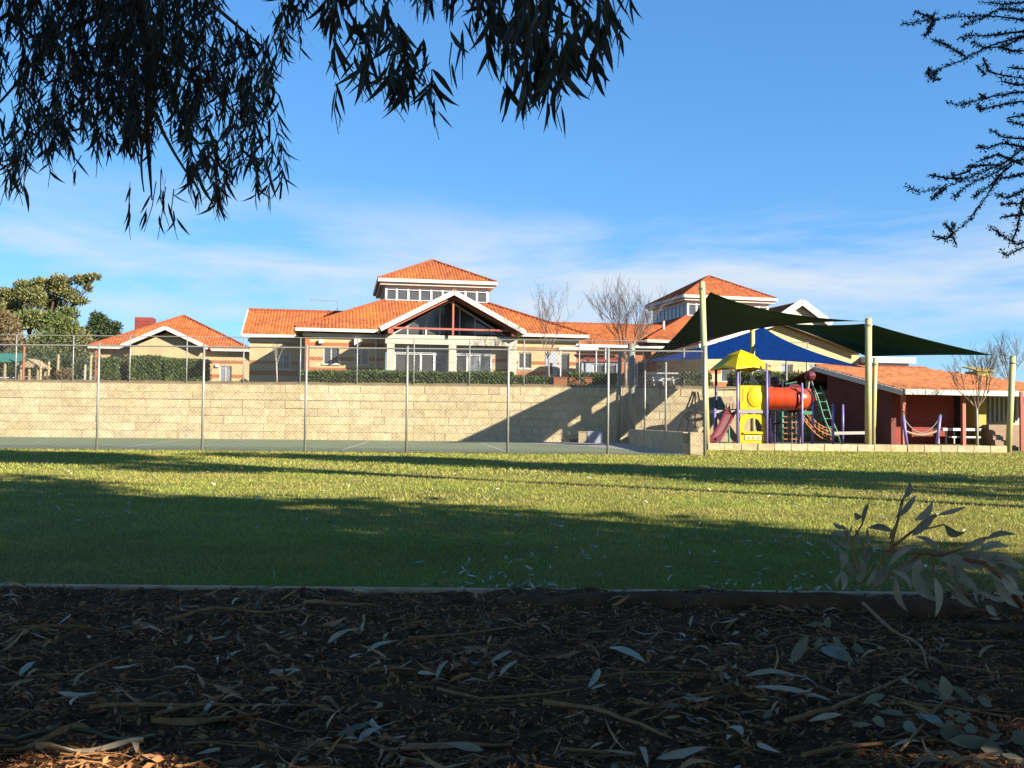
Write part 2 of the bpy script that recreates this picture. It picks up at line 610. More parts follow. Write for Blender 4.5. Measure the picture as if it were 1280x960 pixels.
# terrace
struct(MB().poly([(-90, WALL_Y + .45, TER - .05), (17, WALL_Y + .45, TER - .05), (17, 50, 2.72), (17, 400, 3.2), (-90, 400, 3.2), (-90, 50, 2.72)]).build('terrace_ground', 'earth'))
struct(MB().prism([(-90, 46.5, -.02), (16.8, 46.5, -.02), (16.8, 46.5, TER - .06), (-90, 46.5, TER - .06)], (0, .3, 0)).build('terrace_face_ground', 'limej'))
struct(MB().prism([(14, 47.2, 0), (90, 47.2, 0), (90, 47.2, 2.6), (14, 47.2, 2.6)], (0, 200, 0.4)).build('rear_hill', 'earth'))
# dry grassy bank strip behind the wall's top edge
bank = MB()
prev = None
xs_ = np.arange(-40, 16.6, .5)
for i in range(len(xs_) - 1):
    xa, xb = xs_[i], xs_[i + 1]
    for (ya, za, yb, zb) in ((46.32, TER + .01, 46.5, TER + .15), (46.5, TER + .15, 48.2, TER + .22)):
        ha, hb = .03 * math.sin(xa * 1.7) * (ya > 46.4), .03 * math.sin(xb * 1.7) * (ya > 46.4)
        bank.poly([(xa, ya, za), (xb, ya, za), (xb, yb, zb + hb), (xa, yb, zb + ha)])
struct(bank.build('garden_bank_ground', 'bank'))

# ------------------------------------------------------------------ limestone retaining wall, block by block
def block_mesh(w, h, d, seed):
    r = random.Random(seed)
    import bmesh
    bm = bmesh.new()
    bmesh.ops.create_cube(bm, size=1.0)
    for v in bm.verts:
        v.co.x *= w
        v.co.y *= d
        v.co.z *= h
        v.co += Vector((r.uniform(-.004, .004), r.uniform(-.012, .012), r.uniform(-.004, .004)))
    bmesh.ops.bevel(bm, geom=bm.edges[:], offset=.008, segments=1, affect='EDGES')
    me = bpy.data.meshes.new('limestone_block')
    bm.to_mesh(me)
    bm.free()
    me.materials.append(M['lime'])
    return me


rw = thing('retaining_wall', 'long pale limestone block retaining wall behind the green court', 'wall', (0, WALL_Y, 0))
MB().box(-26, 14.9, .06, .36, 0, TER - .02).build('wall_core', 'limej', rw)
blocks = [block_mesh(.99, .358, .3, i) for i in range(6)]
halfs = [block_mesh(.485, .352, .3, 20 + i) for i in range(3)]
NC = 7
CH = TER / NC
for c in range(NC):
    x = -25.6 + (.5 if c % 2 else 0) + (.15 if c in (2, 5) else 0)
    while x < 14.4:
        if random.random() < .07:
            me, w = random.choice(halfs), .5
        else:
            me, w = random.choice(blocks), 1.0
        o = bpy.data.objects.new('block', me)
        o.location = (x + w / 2, .15 + random.uniform(-.008, .008), c * CH + CH / 2)
        o.rotation_euler = (0, 0, PI if random.random() < .5 else 0)
        o.parent = rw
        C.objects.link(o)
        x += w

# low wall at the court's right edge
lw = thing('low_block_wall', 'low grey-shaded limestone wall along the court edge beside the fence corner', 'wall', (5.18, 29.3, 0))
MB().box(.03, .21, .05, 14.6, 0, .64).build('wall_core', 'limej', lw)
lb = [block_mesh(.24, .33, .985, 40 + i) for i in range(4)]
for c in range(2):
    for k in range(14):
        o = bpy.data.objects.new('block', random.choice(lb))
        o.location = (.12, .5 + k + (.45 if c else 0), .165 + c * .335)
        o.parent = lw
        C.objects.link(o)
o = bpy.data.objects.new('block', block_mesh(.42, .66, .4, 50))
o.location = (.33, .1, .335)
o.parent = lw
C.objects.link(o)

# playground border
PGY = 34.5
pb = thing('border_wall', 'low cream limestone border in front of the playground', 'wall', (0, PGY, 0))
bb = [block_mesh(.565, .25, .3, 60 + i) for i in range(5)]
x = gx(884, PGY)
xe = gx(1243, PGY)
while x < xe:
    o = bpy.data.objects.new('block', random.choice(bb))
    o.location = (x + .29, random.uniform(-.01, .01), .125)
    o.rotation_euler = (0, 0, random.uniform(-.015, .015))
    o.parent = pb
    C.objects.link(o)
    x += .58
struct(MB().poly([(6.7, PGY + .14, .19), (17.2, PGY + .14, .19), (17.2, 46, .19), (5.6, 46, .19), (5.6, 38, .19)]).build('playground_sand_ground', 'sand'))


# ------------------------------------------------------------------ chain link fences
def wire_mesh(mb_name, parent, A, B, h, pitch=.115, r=.0036, z0=.04):
    """crossing diagonal wires between plan points A and B"""
    A, B = Vector(A), Vector(B)
    d = (B - A)
    Ln = d.length
    d.normalize()
    n = Vector((-d.y, d.x, 0))
    V_, F_ = [], []
    for sgn in (1, -1):
        k = -h
        while k < Ln:
            # wire x = k + t, z = t
            t0, t1 = max(0, -k), min(h, Ln - k)
            if t1 > t0:
                xa, xb = k + t0, k + t1
                if sgn < 0:
                    za, zb = h - t0, h - t1
                else:
                    za, zb = t0, t1
                pa = A + d * xa + Vector((0, 0, z0 + za)) + n * (.003 * sgn)
                pb_ = A + d * xb + Vector((0, 0, z0 + zb)) + n * (.003 * sgn)
                q = (pb_ - pa).normalized()
                s = q.cross(n) * r
                m = n * r
                b = len(V_)
                for p in (pa, pb_):
                    V_ += [tuple(p + s), tuple(p - s * .5 + m), tuple(p - s * .5 - m)]
                F_ += [(b, b + 1, b + 4, b + 3), (b + 1, b + 2, b + 5, b + 4), (b + 2, b, b + 3, b + 5)]
            k += pitch
    me = np_mesh(mb_name, V_, F_)
    o = link(mb_name, me, 'wire', parent, 'stuff')
    return o


FY = 28.6
fence = thing('chain_link_fence', 'tall chain-link fence on grey posts along the near edge of the court', 'fence', (0, FY, 0))
FH = 3.06
fx = [gx(p, FY, 560) for p in (-135, -7, 121, 252.5, 381, 508, 634.5, 759.5, 881)]
for i, x in enumerate(fx):
    last = i == len(fx) - 1
    hgt = FH + (.12 if last else .02)
    MB().tube([(x, 0, -.02), (x + .01 * math.sin(i * 2.1), 0, hgt)], .036 if not last else .045, 8).build('post', 'galv', fence, True)
    MB().tube([(x, 0, hgt), (x, 0, hgt + .03)], [.045, .02], 8).build('post_cap', 'galv', fence)
MB().tube([(fx[0], 0, FH - .03), (fx[-1], 0, FH - .03)], .022, 6).build('top_rail', 'galv', fence)
for zz in (.06, 1.5):
    MB().tube([(fx[0], -.01, zz), (fx[-1], -.01, zz)], .004, 4).build('tension_wire', 'wire', fence)
wire_mesh('chain_mesh', fence, (fx[0], 0, 0), (fx[-1], 0, 0), FH - .08)

fr = thing('chain_link_fence', 'chain-link fence running back along the low wall beside the playground', 'fence', (fx[-1] - .42, 29.0, 0))
for k, yy in enumerate((4.2, 9.4, 16.8)):
    MB().tube([(0, yy, .4), (0, yy, 3.0)], .035, 8).build('post', 'galv', fr, True)
wire_mesh('chain_mesh', fr, (.4, -.4, 0), (0, 16.8, 0), 2.9, .16, .0015)

TY = 46.42
tf = thing('terrace_fence', 'chain-link fence with slim grey posts standing on top of the limestone wall', 'fence', (0, TY, TER))
tp = [gx(p, TY, 450) for p in (-122, -51, 20, 91.5, 162.5, 233.5, 304.5, 375.5, 446.5, 517.5, 587, 655, 724, 793, 855, 925, 983, 1010)]
TFH = 2.28
for i, x in enumerate(tp):
    MB().tube([(x, 0, -.25), (x, 0, TFH)], .03 if i < 15 else .024, 8).build('post', 'galv', tf, True)
MB().tube([(tp[0], 0, TFH - .02), (tp[-1], 0, TFH - .02)], .02, 6).build('top_rail', 'galv', tf)
for zz in (.1, 1.15):
    MB().tube([(tp[0], 0, zz), (tp[-1], 0, zz)], .006, 4).build('tension_wire', 'wire', tf)
wire_mesh('chain_mesh', tf, (tp[0], 0, 0), (tp[-1], 0, 0), TFH - .06, .12, .0018)


# ------------------------------------------------------------------ building helpers
def inside(px_, py_, poly):
    c = np.zeros(px_.shape, bool)
    n = len(poly)
    for i in range(n):
        x1, y1 = poly[i]
        x2, y2 = poly[(i + 1) % n]
        if abs(y2 - y1) < 1e-9:
            continue
        cond = ((y1 > py_) != (y2 > py_)) & (px_ < (x2 - x1) * (py_ - y1) / (y2 - y1) + x1)
        c ^= cond
    return c


class Roof:
    """planes of a tiled roof: underlay slab plus real tiles"""
    def __init__(s, tw=.19, tl=.29):
        s.base = MB()
        s.V = []
        s.F = []
        s.n = 0
        s.tw, s.tl = tw, tl
        s.caps = []
        s.soff = MB()

    def plane(s, pts, tiles=True, soffit=False):
        pts = [Vector(p) for p in pts]
        e = (pts[1] - pts[0]).normalized()
        nn = Vector((0, 0, 0))
        for i in range(len(pts)):
            a, b_ = pts[i], pts[(i + 1) % len(pts)]
            nn += a.cross(b_)
        nn.normalize()
        if nn.z < 0:
            nn = -nn
        up = nn.cross(e)
        if up.z < 0:
            up = -up
        s.base.prism([p - nn * .02 for p in pts], -nn * .05)
        if soffit:
            s.soff.poly([p - nn * .075 for p in pts])
        if not tiles:
            return
        O = pts[0]
        P2 = [((p - O).dot(e), (p - O).dot(up)) for p in pts]
        a0, a1 = min(p[0] for p in P2), max(p[0] for p in P2)
        b0, b1 = min(p[1] for p in P2), max(p[1] for p in P2)
        A, B = np.meshgrid(np.arange(a0, a1, s.tw), np.arange(b0 - .03, b1, s.tl))
        A, B = A.ravel(), B.ravel()
        ok = inside(A + s.tw / 2, B + s.tl / 2, P2)
        A, B = A[ok], B[ok]
        n = len(A)
        if not n:
            return
        O_, e_, u_, n_ = (np.array(q) for q in (O, e, up, nn))
        sta = np.array([0, .25, .5, .75, 1.0])
        hp = np.array([.0, .035, .045, .035, .0])
        V = np.zeros((n, 15, 3))
        jit = rng.uniform(-.006, .006, n)
        for r_, (db, lift) in enumerate(((0, -.01), (0, .03), (s.tl + .02, .005))):
            for i in range(5):
                hh = hp[i] * (1.0 if r_ else 0.2) + lift + jit
                V[:, r_ * 5 + i] = O_ + (A + sta[i] * s.tw)[:, None] * e_ + (B + db)[:, None] * u_ + hh[:, None] * n_
        F = np.array([[r_ * 5 + i, r_ * 5 + i + 1, (r_ + 1) * 5 + i + 1, (r_ + 1) * 5 + i] for r_ in range(2) for i in range(4)])
        s.V.append(V.reshape(-1, 3))
        s.F.append(((np.arange(n) * 15)[:, None, None] + F[None]).reshape(-1, 4) + s.n)
        s.n += n * 15

    def cap(s, p, q, r=.1):
        s.caps.append((Vector(p), Vector(q), r))

    def build(s, parent, tile='tile'):
        o = s.base.build('roof', 'tileb', parent)
        if s.V:
            link('roof_tiles', np_mesh('roof_tiles', np.concatenate(s.V), np.concatenate(s.F)), tile, o, 'stuff')
        for p, q, r in s.caps:
            d = q - p
            k = max(2, int(d.length / .38))
            path, rad = [], []
            for i in range(k):
                path += [p + d * (i / k), p + d * ((i + .96) / k)]
                rad += [r, r * .82]
            MB().tube(path, rad, 7).build('ridge_cap', 'cap', o)
        if s.soff.f:
            s.soff.build('soffit', 'soffit', o)
        return o


def gutter(parent, pts, h=.17, m='fascia', closed=False):
    """fascia and gutter along eave points"""
    pts = [Vector(p) for p in pts]
    n = len(pts)
    for i in range(n if closed else n - 1):
        p, q = pts[i], pts[(i + 1) % n]
        d = (q - p).normalized()
        MB().beam(p + d * .004, q - d * .004, .12, h).build('gutter', m, parent)


def wall(parent, p, d, w, h, openings=(), m='cream', depth=.14, name='wall', gable=None):
    """front leaf of a wall from p along d, outside face is to the right of d (d x up)"""
    p, d = Vector(p), Vector(d).normalized()
    n = d.cross(Vector((0, 0, 1)))
    mb = MB()
    xs_ = sorted({0, w, *[o[0] for o in openings], *[o[1] for o in openings]})
    zs_ = sorted({0, h, *[o[2] for o in openings], *[o[3] for o in openings]})
    P = lambda x, z, dd=0: p + d * x + Vector((0, 0, z)) - n * dd
    for i in range(len(xs_) - 1):
        for j in range(len(zs_) - 1):
            xm, zm = (xs_[i] + xs_[i + 1]) / 2, (zs_[j] + zs_[j + 1]) / 2
            if any(o[0] < xm < o[1] and o[2] < zm < o[3] for o in openings):
                continue
            mb.poly([P(xs_[i], zs_[j]), P(xs_[i + 1], zs_[j]), P(xs_[i + 1], zs_[j + 1]), P(xs_[i], zs_[j + 1])])
    for (x0, x1, z0, z1) in [o[:4] for o in openings]:
        c = [(x0, z0), (x1, z0), (x1, z1), (x0, z1)]
        for i in range(4):
            a, b_ = c[i], c[(i + 1) % 4]
            mb.poly([P(*a), P(*a, depth), P(*b_, depth), P(*b_)])
    if gable:
        gxp, gzp = gable
        mb.poly([P(0, h), P(w, h), P(gxp, gzp)])
    return mb.build(name, m, parent)


def window(parent, p, d, x0, x1, z0, z1, nx=2, nz=1, fm='white', gm='glass', inset=.09, bar=.06, name='window'):
    p, d = Vector(p), Vector(d).normalized()
    n = d.cross(Vector((0, 0, 1)))
    P = lambda x, z, dd=inset: p + d * x + Vector((0, 0, z)) - n * dd
    fr_ = MB()
    W, H = x1 - x0, z1 - z0
    t = .05
    xb = [x0 + W * i / nx for i in range(nx + 1)]
    zb = [z0 + H * j / nz for j in range(nz + 1)]
    for i, x in enumerate(xb):
        xc = min(max(x, x0 + bar / 2), x1 - bar / 2)
        fr_.beam(P(xc, z0), P(xc, z1), bar, t, n)
    for j, z in enumerate(zb):
        zc = min(max(z, z0 + bar / 2), z1 - bar / 2)
        for i in range(nx):
            fr_.beam(P(xb[i] + bar / 2, zc), P(xb[i + 1] - bar / 2, zc), bar, t * .9, Vector((0, 0, 1)) if False else n.cross(d))
    o = fr_.build(name, fm, parent)
    for i in range(nx):
        for j in range(nz):
            dd = inset + .012
            MB().poly([P(xb[i], zb[j], dd), P(xb[i + 1], zb[j], dd), P(xb[i + 1], zb[j + 1], dd), P(xb[i], zb[j + 1], dd)]).build('pane', gm if isinstance(gm, str) else gm[(i + j) % len(gm)], o)
    return o


def sill(parent, p, d, x0, x1, z, m='fascia'):
    p, d = Vector(p), Vector(d).normalized()
    n = d.cross(Vector((0, 0, 1)))
    a = p + d * (x0 - .05) + Vector((0, 0, z - .03)) + n * .02
    MB().beam(a, a + d * (x1 - x0 + .1), .12, .06).build('sill', m, parent)


def bands(parent, p, d, w, zs_, openings=()):
    """proud courses of red brick, interrupted at openings"""
    p, d = Vector(p), Vector(d).normalized()
    n = d.cross(Vector((0, 0, 1)))
    for (z0, z1) in zs_:
        segs = [(0.0, w)]
        for o in openings:
            if o[2] < z1 and o[3] > z0:
                ns = []
                for a, b_ in segs:
                    if o[1] <= a or o[0] >= b_:
                        ns.append((a, b_))
                    else:
                        if o[0] > a:
                            ns.append((a, o[0]))
                        if o[1] < b_:
                            ns.append((o[1], b_))
                segs = ns
        for a, b_ in segs:
            if b_ - a > .05:
                q = p + d * a + Vector((0, 0, z0))
                MB().prism([q + n * .006, q + d * (b_ - a) + n * .006, q + d * (b_ - a) + n * .006 + Vector((0, 0, z1 - z0)), q + n * .006 + Vector((0, 0, z1 - z0))], -n * .02).build('brick_band', 'band', parent)


XD = Vector((1, 0, 0))
YD = Vector((0, 1, 0))
BANDS = [(2.17, 2.37), (1.38, 1.58), (.72, 1.0), (-.1, .3)]


def tower_block(b, a, bt, bw, ze, zm, zt, za, rf, front_gap=None):
    """square pavilion: lower hip roof to a clerestory tower with its own pyramid roof"""
    # lower roof, four trapezoids
    q = [(-a, -a), (a, -a), (a, a), (-a, a)]
    t = [(-bw, -bw), (bw, -bw), (bw, bw), (-bw, bw)]
    for i in range(4):
        j = (i + 1) % 4
        rf.plane([(*q[i], ze), (*q[j], ze), (*t[j], zm), (*t[i], zm)], tiles=i in (0, 1, 3), soffit=True)
        rf.cap((*q[i], ze + .05), (*t[i], zm + .05))
    # tower roof
    q2 = [(-bt, -bt), (bt, -bt), (bt, bt), (-bt, bt)]
    for i in range(4):
        j = (i + 1) % 4
        rf.plane([(*q2[i], zt), (*q2[j], zt), (0, 0, za)], tiles=i in (0, 1, 3), soffit=True)
        rf.cap((*q2[i], zt + .05), (0, 0, za + .05), .09)
    gutter(b, [(*p, zt - .04) for p in q2], .2, closed=True)
    # eaves box under the tower roof
    m_ = bt - .12
    MB().box(-m_, m_, -m_, m_, zt - .30, zt - .145).build('eaves_board', 'fascia', b)
    MB().box(-bw - .02, bw + .02, -bw - .02, bw + .02, zt - .48, zt - .305).build('eaves_board', 'fascia', b)
    # clerestory: frame, panes on each side
    zb = zm + .02
    for (p, d) in (((-bw, -bw, 0), XD), ((bw, -bw, 0), YD), ((-bw, bw, 0), -YD), ((bw, bw, 0), -XD)):
        window(b, p, d, 0, 2 * bw, zb, zt - .485, 9, 1, 'white', ('glass', 'glass', 'glass'), .0, .12, 'clerestory_window')
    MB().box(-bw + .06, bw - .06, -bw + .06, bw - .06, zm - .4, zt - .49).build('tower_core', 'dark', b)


# ------------------------------------------------------------------ main pavilion with gabled entrance
ROT = R(10)
ZB = 2.8
B1 = thing('school_building', 'large orange-tiled pavilion with clerestory tower and wide gabled glass entrance', 'building', (-5.1, 62.0, ZB), ROT)
a, bt, bw = 8.1, 3.55, 3.1
ze, zm, zt, za = 3.05, 5.28, 6.52, 8.28
rf = Roof()
tower_block(B1, a, bt, bw, ze, zm, zt, za, rf)
# gable over the entrance
gx0, ghw, gpz, gez, gyf = .2, 3.8, 5.02, 3.0, -10.35
slope = (zm - ze) / (a - bw)
yr = -(a - (gpz - ze) / slope)
for s_ in (-1, 1):
    xe_ = gx0 + s_ * ghw
    pts = [(xe_, gyf, gez), (xe_, -a + .05, gez), (gx0, yr, gpz), (gx0, gyf, gpz)]
    rf.plane(pts, True, True)
rf.cap((gx0, gyf, gpz + .06), (gx0, yr, gpz + .06))
# left wing, gable-ended
wz = 4.88
rf.plane([(-11.3, -3.4, ze), (-8.0, -3.4, ze), (-3.9, .6, wz), (-11.3, .6, wz)], True, True)
rf.plane([(-11.3, 4.6, ze), (-8.0, 4.6, ze), (-3.9, .6, wz), (-11.3, .6, wz)], False, True)
rf.cap((-11.3, .6, wz + .05), (-4.2, .6, wz + .05))
roof1 = rf.build(B1)
# barge boards of the gable, white
for s_ in (-1, 1):
    xe_ = gx0 + s_ * (ghw + .05)
    MB().beam((xe_, gyf - .03, gez - .08), (gx0, gyf - .03, gpz - .06), .07, .25, (0, -1, 0) if False else (0, 0, 1)).build('barge_board', 'fascia', B1)
    MB().beam((xe_, gyf, gez - .06), (xe_, -a - .1, gez - .06), .12, .17).build('gutter', 'fascia', B1)
MB().beam((-11.33, -3.45, ze - .04), (-11.33, .6, wz - .03), .08, .2).build('barge_board', 'fascia', B1)
gutter(B1, [(-a, -a, ze - .05), (gx0 - ghw - .1, -a, ze - .05)])
gutter(B1, [(gx0 + ghw + .1, -a, ze - .05), (a, -a, ze - .05)])
gutter(B1, [(a, -a, ze - .05), (a, a, ze - .05)])
gutter(B1, [(-a, -3.4, ze - .05), (-a, -a, ze - .05)])
gutter(B1, [(-11.3, -3.4, ze - .05), (-a - .07, -3.4, ze - .05)])
# frieze boards below the gutters
fw = 7.55
MB().beam((-fw - .15, -fw - .06, ze - .28), (gx0 - 3.5, -fw - .06, ze - .28), .1, .2).build('frieze_board', 'fascia', B1)
MB().beam((gx0 + 3.7, -fw - .06, ze - .28), (fw + .15, -fw - .06, ze - .28), .1, .2).build('frieze_board', 'fascia', B1)
MB().beam((-11.0, -2.96, ze - .28), (-fw, -2.96, ze - .28), .1, .2).build('frieze_board', 'fascia', B1)
# walls
H1 = ze - .18
p = (-fw, -fw, 0)
ops = [(.95, 1.8, 1.2, 2.1), (2.6, 3.4, 1.2, 2.1)]
wall(B1, p, XD, 4.25, H1, ops)
bands(B1, p, XD, 4.25, BANDS, ops)
for o_ in ops:
    window(B1, p, XD, *o_, 2, 1)
    sill(B1, p, XD, o_[0], o_[1], o_[2])
p = (gx0 + 3.5, -fw, 0)
wR = fw - gx0 - 3.5
ops = [(.5, 1.25, 1.15, 2.05), (2.05, 2.75, 0, 2.1), (2.85, 3.45, 1.1, 2.05)]
wall(B1, p, XD, wR, H1, ops)
bands(B1, p, XD, wR, BANDS, ops)
window(B1, p, XD, *ops[0], 2, 1)
sill(B1, p, XD, *ops[0][:2], 1.15)
window(B1, p, XD, *ops[2], 1, 1)
dr = MB().box(p[0] + 2.05, p[0] + 2.75, p[1] - .03, p[1] + .04, 0, 2.1).build('door', 'door', B1)
MB().box(p[0] + 2.32, p[0] + 2.46, p[1] - .045, p[1] - .032, .8, 1.5).build('door_panel', 'dark', dr)
wall(B1, (-fw, 0, 0), -YD, fw, H1)          # left side
wall(B1, (fw, -fw, 0), YD, 2 * fw, H1)
MB().box(-fw - .03, -fw + .22, -fw - .03, -fw + .25, 0, H1 - .02).build('corner_pier', 'band', B1)
# left wing wall
p = (-10.9, -2.9, 0)
ops = [(1.5, 2.35, 1.1, 2.05), (2.75, 3.35, 0, 1.95)]
wall(B1, p, XD, 3.35, H1, ops)
bands(B1, p, XD, 3.35, BANDS[1:], ops)
window(B1, p, XD, *ops[0], 2, 1)
sill(B1, p, XD, *ops[0][:2], 1.1)
MB().box(p[0] + 2.75, p[0] + 3.35, p[1] + .02, p[1] + .08, 0, 1.95).build('door', 'door', B1)
wall(B1, (-10.9, 4.1, 0), -YD, 7.0, H1, gable=(3.5, wz - .15))
# down pipes
for (x, y) in ((gx0 - ghw - .15, -fw - .08), (gx0 + ghw + .02, -fw - .08)):
    MB().tube([(x, y, 0), (x, y, ze - .2)], .05, 8).build('downpipe', 'fascia', B1)
# portico: columns, beam, truss
cy = -9.45
for x in (-3.06, .23, 3.48):
    MB().box(x - .2, x + .2, cy - .2, cy + .2, -.1, 2.22).build('column', 'render', B1)
MB().box(-3.35, 3.75, cy - .22, cy + .22, 2.225, 2.72).build('portico_beam', 'render', B1)
MB().beam((-3.0, gyf + .35, 3.03), (3.2, gyf + .35, 3.03), .09, .1).build('truss_tie', 'redsteel', B1)
MB().beam((gx0, gyf + .36, 2.7), (gx0, gyf + .36, gpz - .2), .1, .1, (0, 1, 0)).build('truss_post', 'redsteel', B1)
for s_ in (-1, 1):
    MB().beam((gx0 + s_ * 3.45, gyf + .36, 2.95), (gx0, gyf + .36, gpz - .24), .1, .13).build('truss_rafter', 'redsteel', B1)
    MB().box(gx0 + s_ * 3.3 - .14, gx0 + s_ * 3.3 + .14, gyf + .2, gyf + .9, 2.73, 2.95).build('truss_bracket', 'redsteel', B1)
# gable glazing
gyw = -8.35
tri = MB().poly([(gx0 - 3.3, gyw, 2.73), (gx0 + 3.3, gyw, 2.73), (gx0, gyw, gpz - .28)])
gw = tri.build('gable_window', 'glass', B1)
for x in (-2.1, -1.1, -.35, .75, 1.6, 2.5):
    zt_ = 2.75 + (gpz - .3 - 2.75) * (1 - abs(x - gx0) / 3.3)
    MB().beam((x, gyw - .03, 2.74), (x, gyw - .03, zt_), .07, .05, (0, 1, 0)).build('mullion', 'white', gw)
for s_ in (-1, 1):
    MB().beam((gx0 + s_ * 3.3, gyw - .03, 2.75), (gx0, gyw - .03, gpz - .3), .05, .1).build('mullion', 'white', gw)
# glazed screens behind the columns
gs = -9.0
p = (-2.86, gs, 0)
for (x0, x1, n_) in ((0, 2.9, 4), (3.28, 5.35, 3)):
    window(B1, p, XD, x0, x1, 0, 1.78, n_, 1, 'white', ('glass', 'glassb') if x0 > 1 else ('glass', 'glass', 'glass', 'glassb'), 0, .11, 'glazed_screen')
    window(B1, p, XD, x0, x1, 1.79, 2.215, max(2, n_ - 1), 1, 'white', ('glassb', 'glassb'), 0, .05, 'transom_window')
wall(B1, (2.5, gs, 0), XD, .8, 2.22, m='cream')
bands(B1, (2.5, gs, 0), XD, .8, BANDS[1:])
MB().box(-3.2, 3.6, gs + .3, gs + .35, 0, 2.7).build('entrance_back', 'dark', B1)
wall(B1, (-3.3, -fw, 0), -YD, gs * -1 - fw, 2.9)
wall(B1, (3.7, gs, 0), YD, -gs - fw, 2.9)
# antenna on the roof left of the tower
MB().tube([(-5.9, 0, 4.9), (-5.9, 0, 5.55), (-7.6, 0, 5.6)], .025, 6).build('antenna', 'galv', B1)
# light fitting and air box on the front wall
MB().box(-6.85, -6.6, -fw - .2, -fw - .01, 2.3, 2.5).build('wall_light', 'white', B1)
MB().box(-4.95, -4.6, -fw - .3, -fw - .01, 2.2, 2.62).build('meter_box', 'fascia', B1)

# ------------------------------------------------------------------ right pavilion
ROT2 = R(14)
B2 = thing('school_building', 'orange-tiled pavilion with clerestory tower rising behind the shade sails', 'building', (14.4, 71.9, 3.1), ROT2)
rf = Roof()
tower_block(B2, 8.1, 3.55, 3.1, 3.1, 5.3, 6.7, 8.65, rf)
# gabled front wing (local): projects towards the playground
wx, whw, wyf = -1.9, 5.3, -14.0
wpz, wez = 3.95, 2.35
for s_ in (-1, 1):
    rf.plane([(wx + s_ * whw, wyf, wez), (wx + s_ * whw, -7, wez), (wx, -7, wpz), (wx, wyf, wpz)], True, True)
rf.build(B2)
for s_ in (-1, 1):
    MB().beam((wx + s_ * (whw + .05), wyf - .03, wez - .06), (wx, wyf - .03, wpz - .05), .08, .26).build('barge_board', 'fascia', B2)
    MB().beam((wx + s_ * (whw + .05), wyf, wez - .05), (wx + s_ * (whw + .05), -8, wez - .05), .12, .17).build('gutter', 'fascia', B2)
gutter(B2, [(-8.1, -8.1, 3.05), (8.1, -8.1, 3.05)])
gutter(B2, [(-8.1, 8.1, 3.05), (-8.1, -8.1, 3.05)])
MB().beam((-7.7, -7.6, 2.8), (wx - whw, -7.6, 2.8), .1, .2).build('frieze_board', 'fascia', B2)
p = (-7.5, -7.5, 0)
ops = [(1.3, 2.1, 1.2, 2.1), (3.6, 4.3, 0, 2.1)]
wall(B2, p, XD, 15, 2.9, ops)
bands(B2, p, XD, 5.5, BANDS, ops)
window(B2, p, XD, *ops[0], 2, 1)
MB().box(-7.5 + 3.6, -7.5 + 4.3, -7.48, -7.42, 0, 2.1).build('door', 'white', B2)
wall(B2, (-7.5, 7.5, 0), -YD, 15, 2.9)
MB().box(-7.55, -7.2, -7.54, -7.2, 0, 2.88).build('corner_pier', 'band', B2)
p = (wx - whw + .4, wyf + .5, 0)
ww = 2 * whw - .8
ops = [(3.2, 4.0, .55, 1.45), (5.05, 5.85, .55, 1.45), (6.9, 7.7, .55, 1.45), (1.2, 1.9, .3, 1.5)]
wall(B2, p, XD, ww, 2.2, ops, gable=(ww / 2, wpz - .2))
bands(B2, p, XD, ww, [(.78, 1.0), (.02, .3), (-.6, -.2)], ops)
for o_ in ops[:3]:
    window(B2, p, XD, *o_, 2, 1, 'white', ('glassb', 'glass'))
    sill(B2, p, XD, o_[0], o_[1], o_[2], 'white')
window(B2, p, XD, *ops[3], 1, 1, 'white')
wall(B2, (wx - whw + .4, -7.5, 0), -YD, 6, 2.2)
MB().box(p[0], p[0] + ww, p[1], p[1] + .3, -.6, -.004).build('plinth', 'band', B2)
MB().tube([(-6.2, -6.3, 4.0), (-6.2, -6.3, 4.55)], .08, 8).build('vent_pipe', 'fascia', B2)

# small gable beyond the right pavilion
gB = thing('gabled_building', 'far cream gable with dark roof peeping over the green sail', 'building', (26.0, 88, 3.1), R(14))
rf = Roof()
for s_ in (-1, 1):
    rf.plane([(s_ * 2.9, 0, 7.0), (s_ * 2.9, 9, 7.0), (0, 9, 8.95), (0, 0, 8.95)], True, True)
rf.build(gB)
for s_ in (-1, 1):
    MB().beam((s_ * 2.95, -.04, 6.95), (0, -.04, 8.9), .09, .55).build('barge_board', 'fascia', gB)
wall(gB, (-2.5, .5, 0), XD, 5, 7.0, m='render', gable=(2.5, 8.7))
wall(gB, (-2.5, 9, 0), -YD, 8.5, 7.0, m='render')
wall(gB, (2.5, .5, 0), YD, 8.5, 7.0, m='render')

# ------------------------------------------------------------------ link building between the pavilions
LK = thing('link_building', 'low orange-roofed wing joining the two pavilions behind the bare trees', 'building', (2.2, 61.4, ZB), ROT)
rf = Roof()
rf.plane([(0, 0, 3.05), (11.5, 0, 3.05), (11.5, 4.2, 4.75), (0, 4.2, 4.75)], True, True)
rf.plane([(0, 8.4, 3.05), (11.5, 8.4, 3.05), (11.5, 4.2, 4.75), (0, 4.2, 4.75)], False, True)
rf.cap((0, 4.2, 4.8), (11.5, 4.2, 4.8))
rf.build(LK)
gutter(LK, [(0, 0, 3.0), (11.5, 0, 3.0)])
ops = [(2.2, 3.2, 1.0, 2.1), (5.5, 6.6, 0, 2.1)]
wall(LK, (0, .6, 0), XD, 11.5, 2.9, ops, m='band')
window(LK, (0, .6, 0), XD, *ops[0], 2, 1)
window(LK, (0, .6, 0), XD, *ops[1], 2, 1)
for x in (7.9, 9.6):
    MB().box(x - .22, x + .22, -.1, .3, 0, 2.9).build('column', 'band', LK)

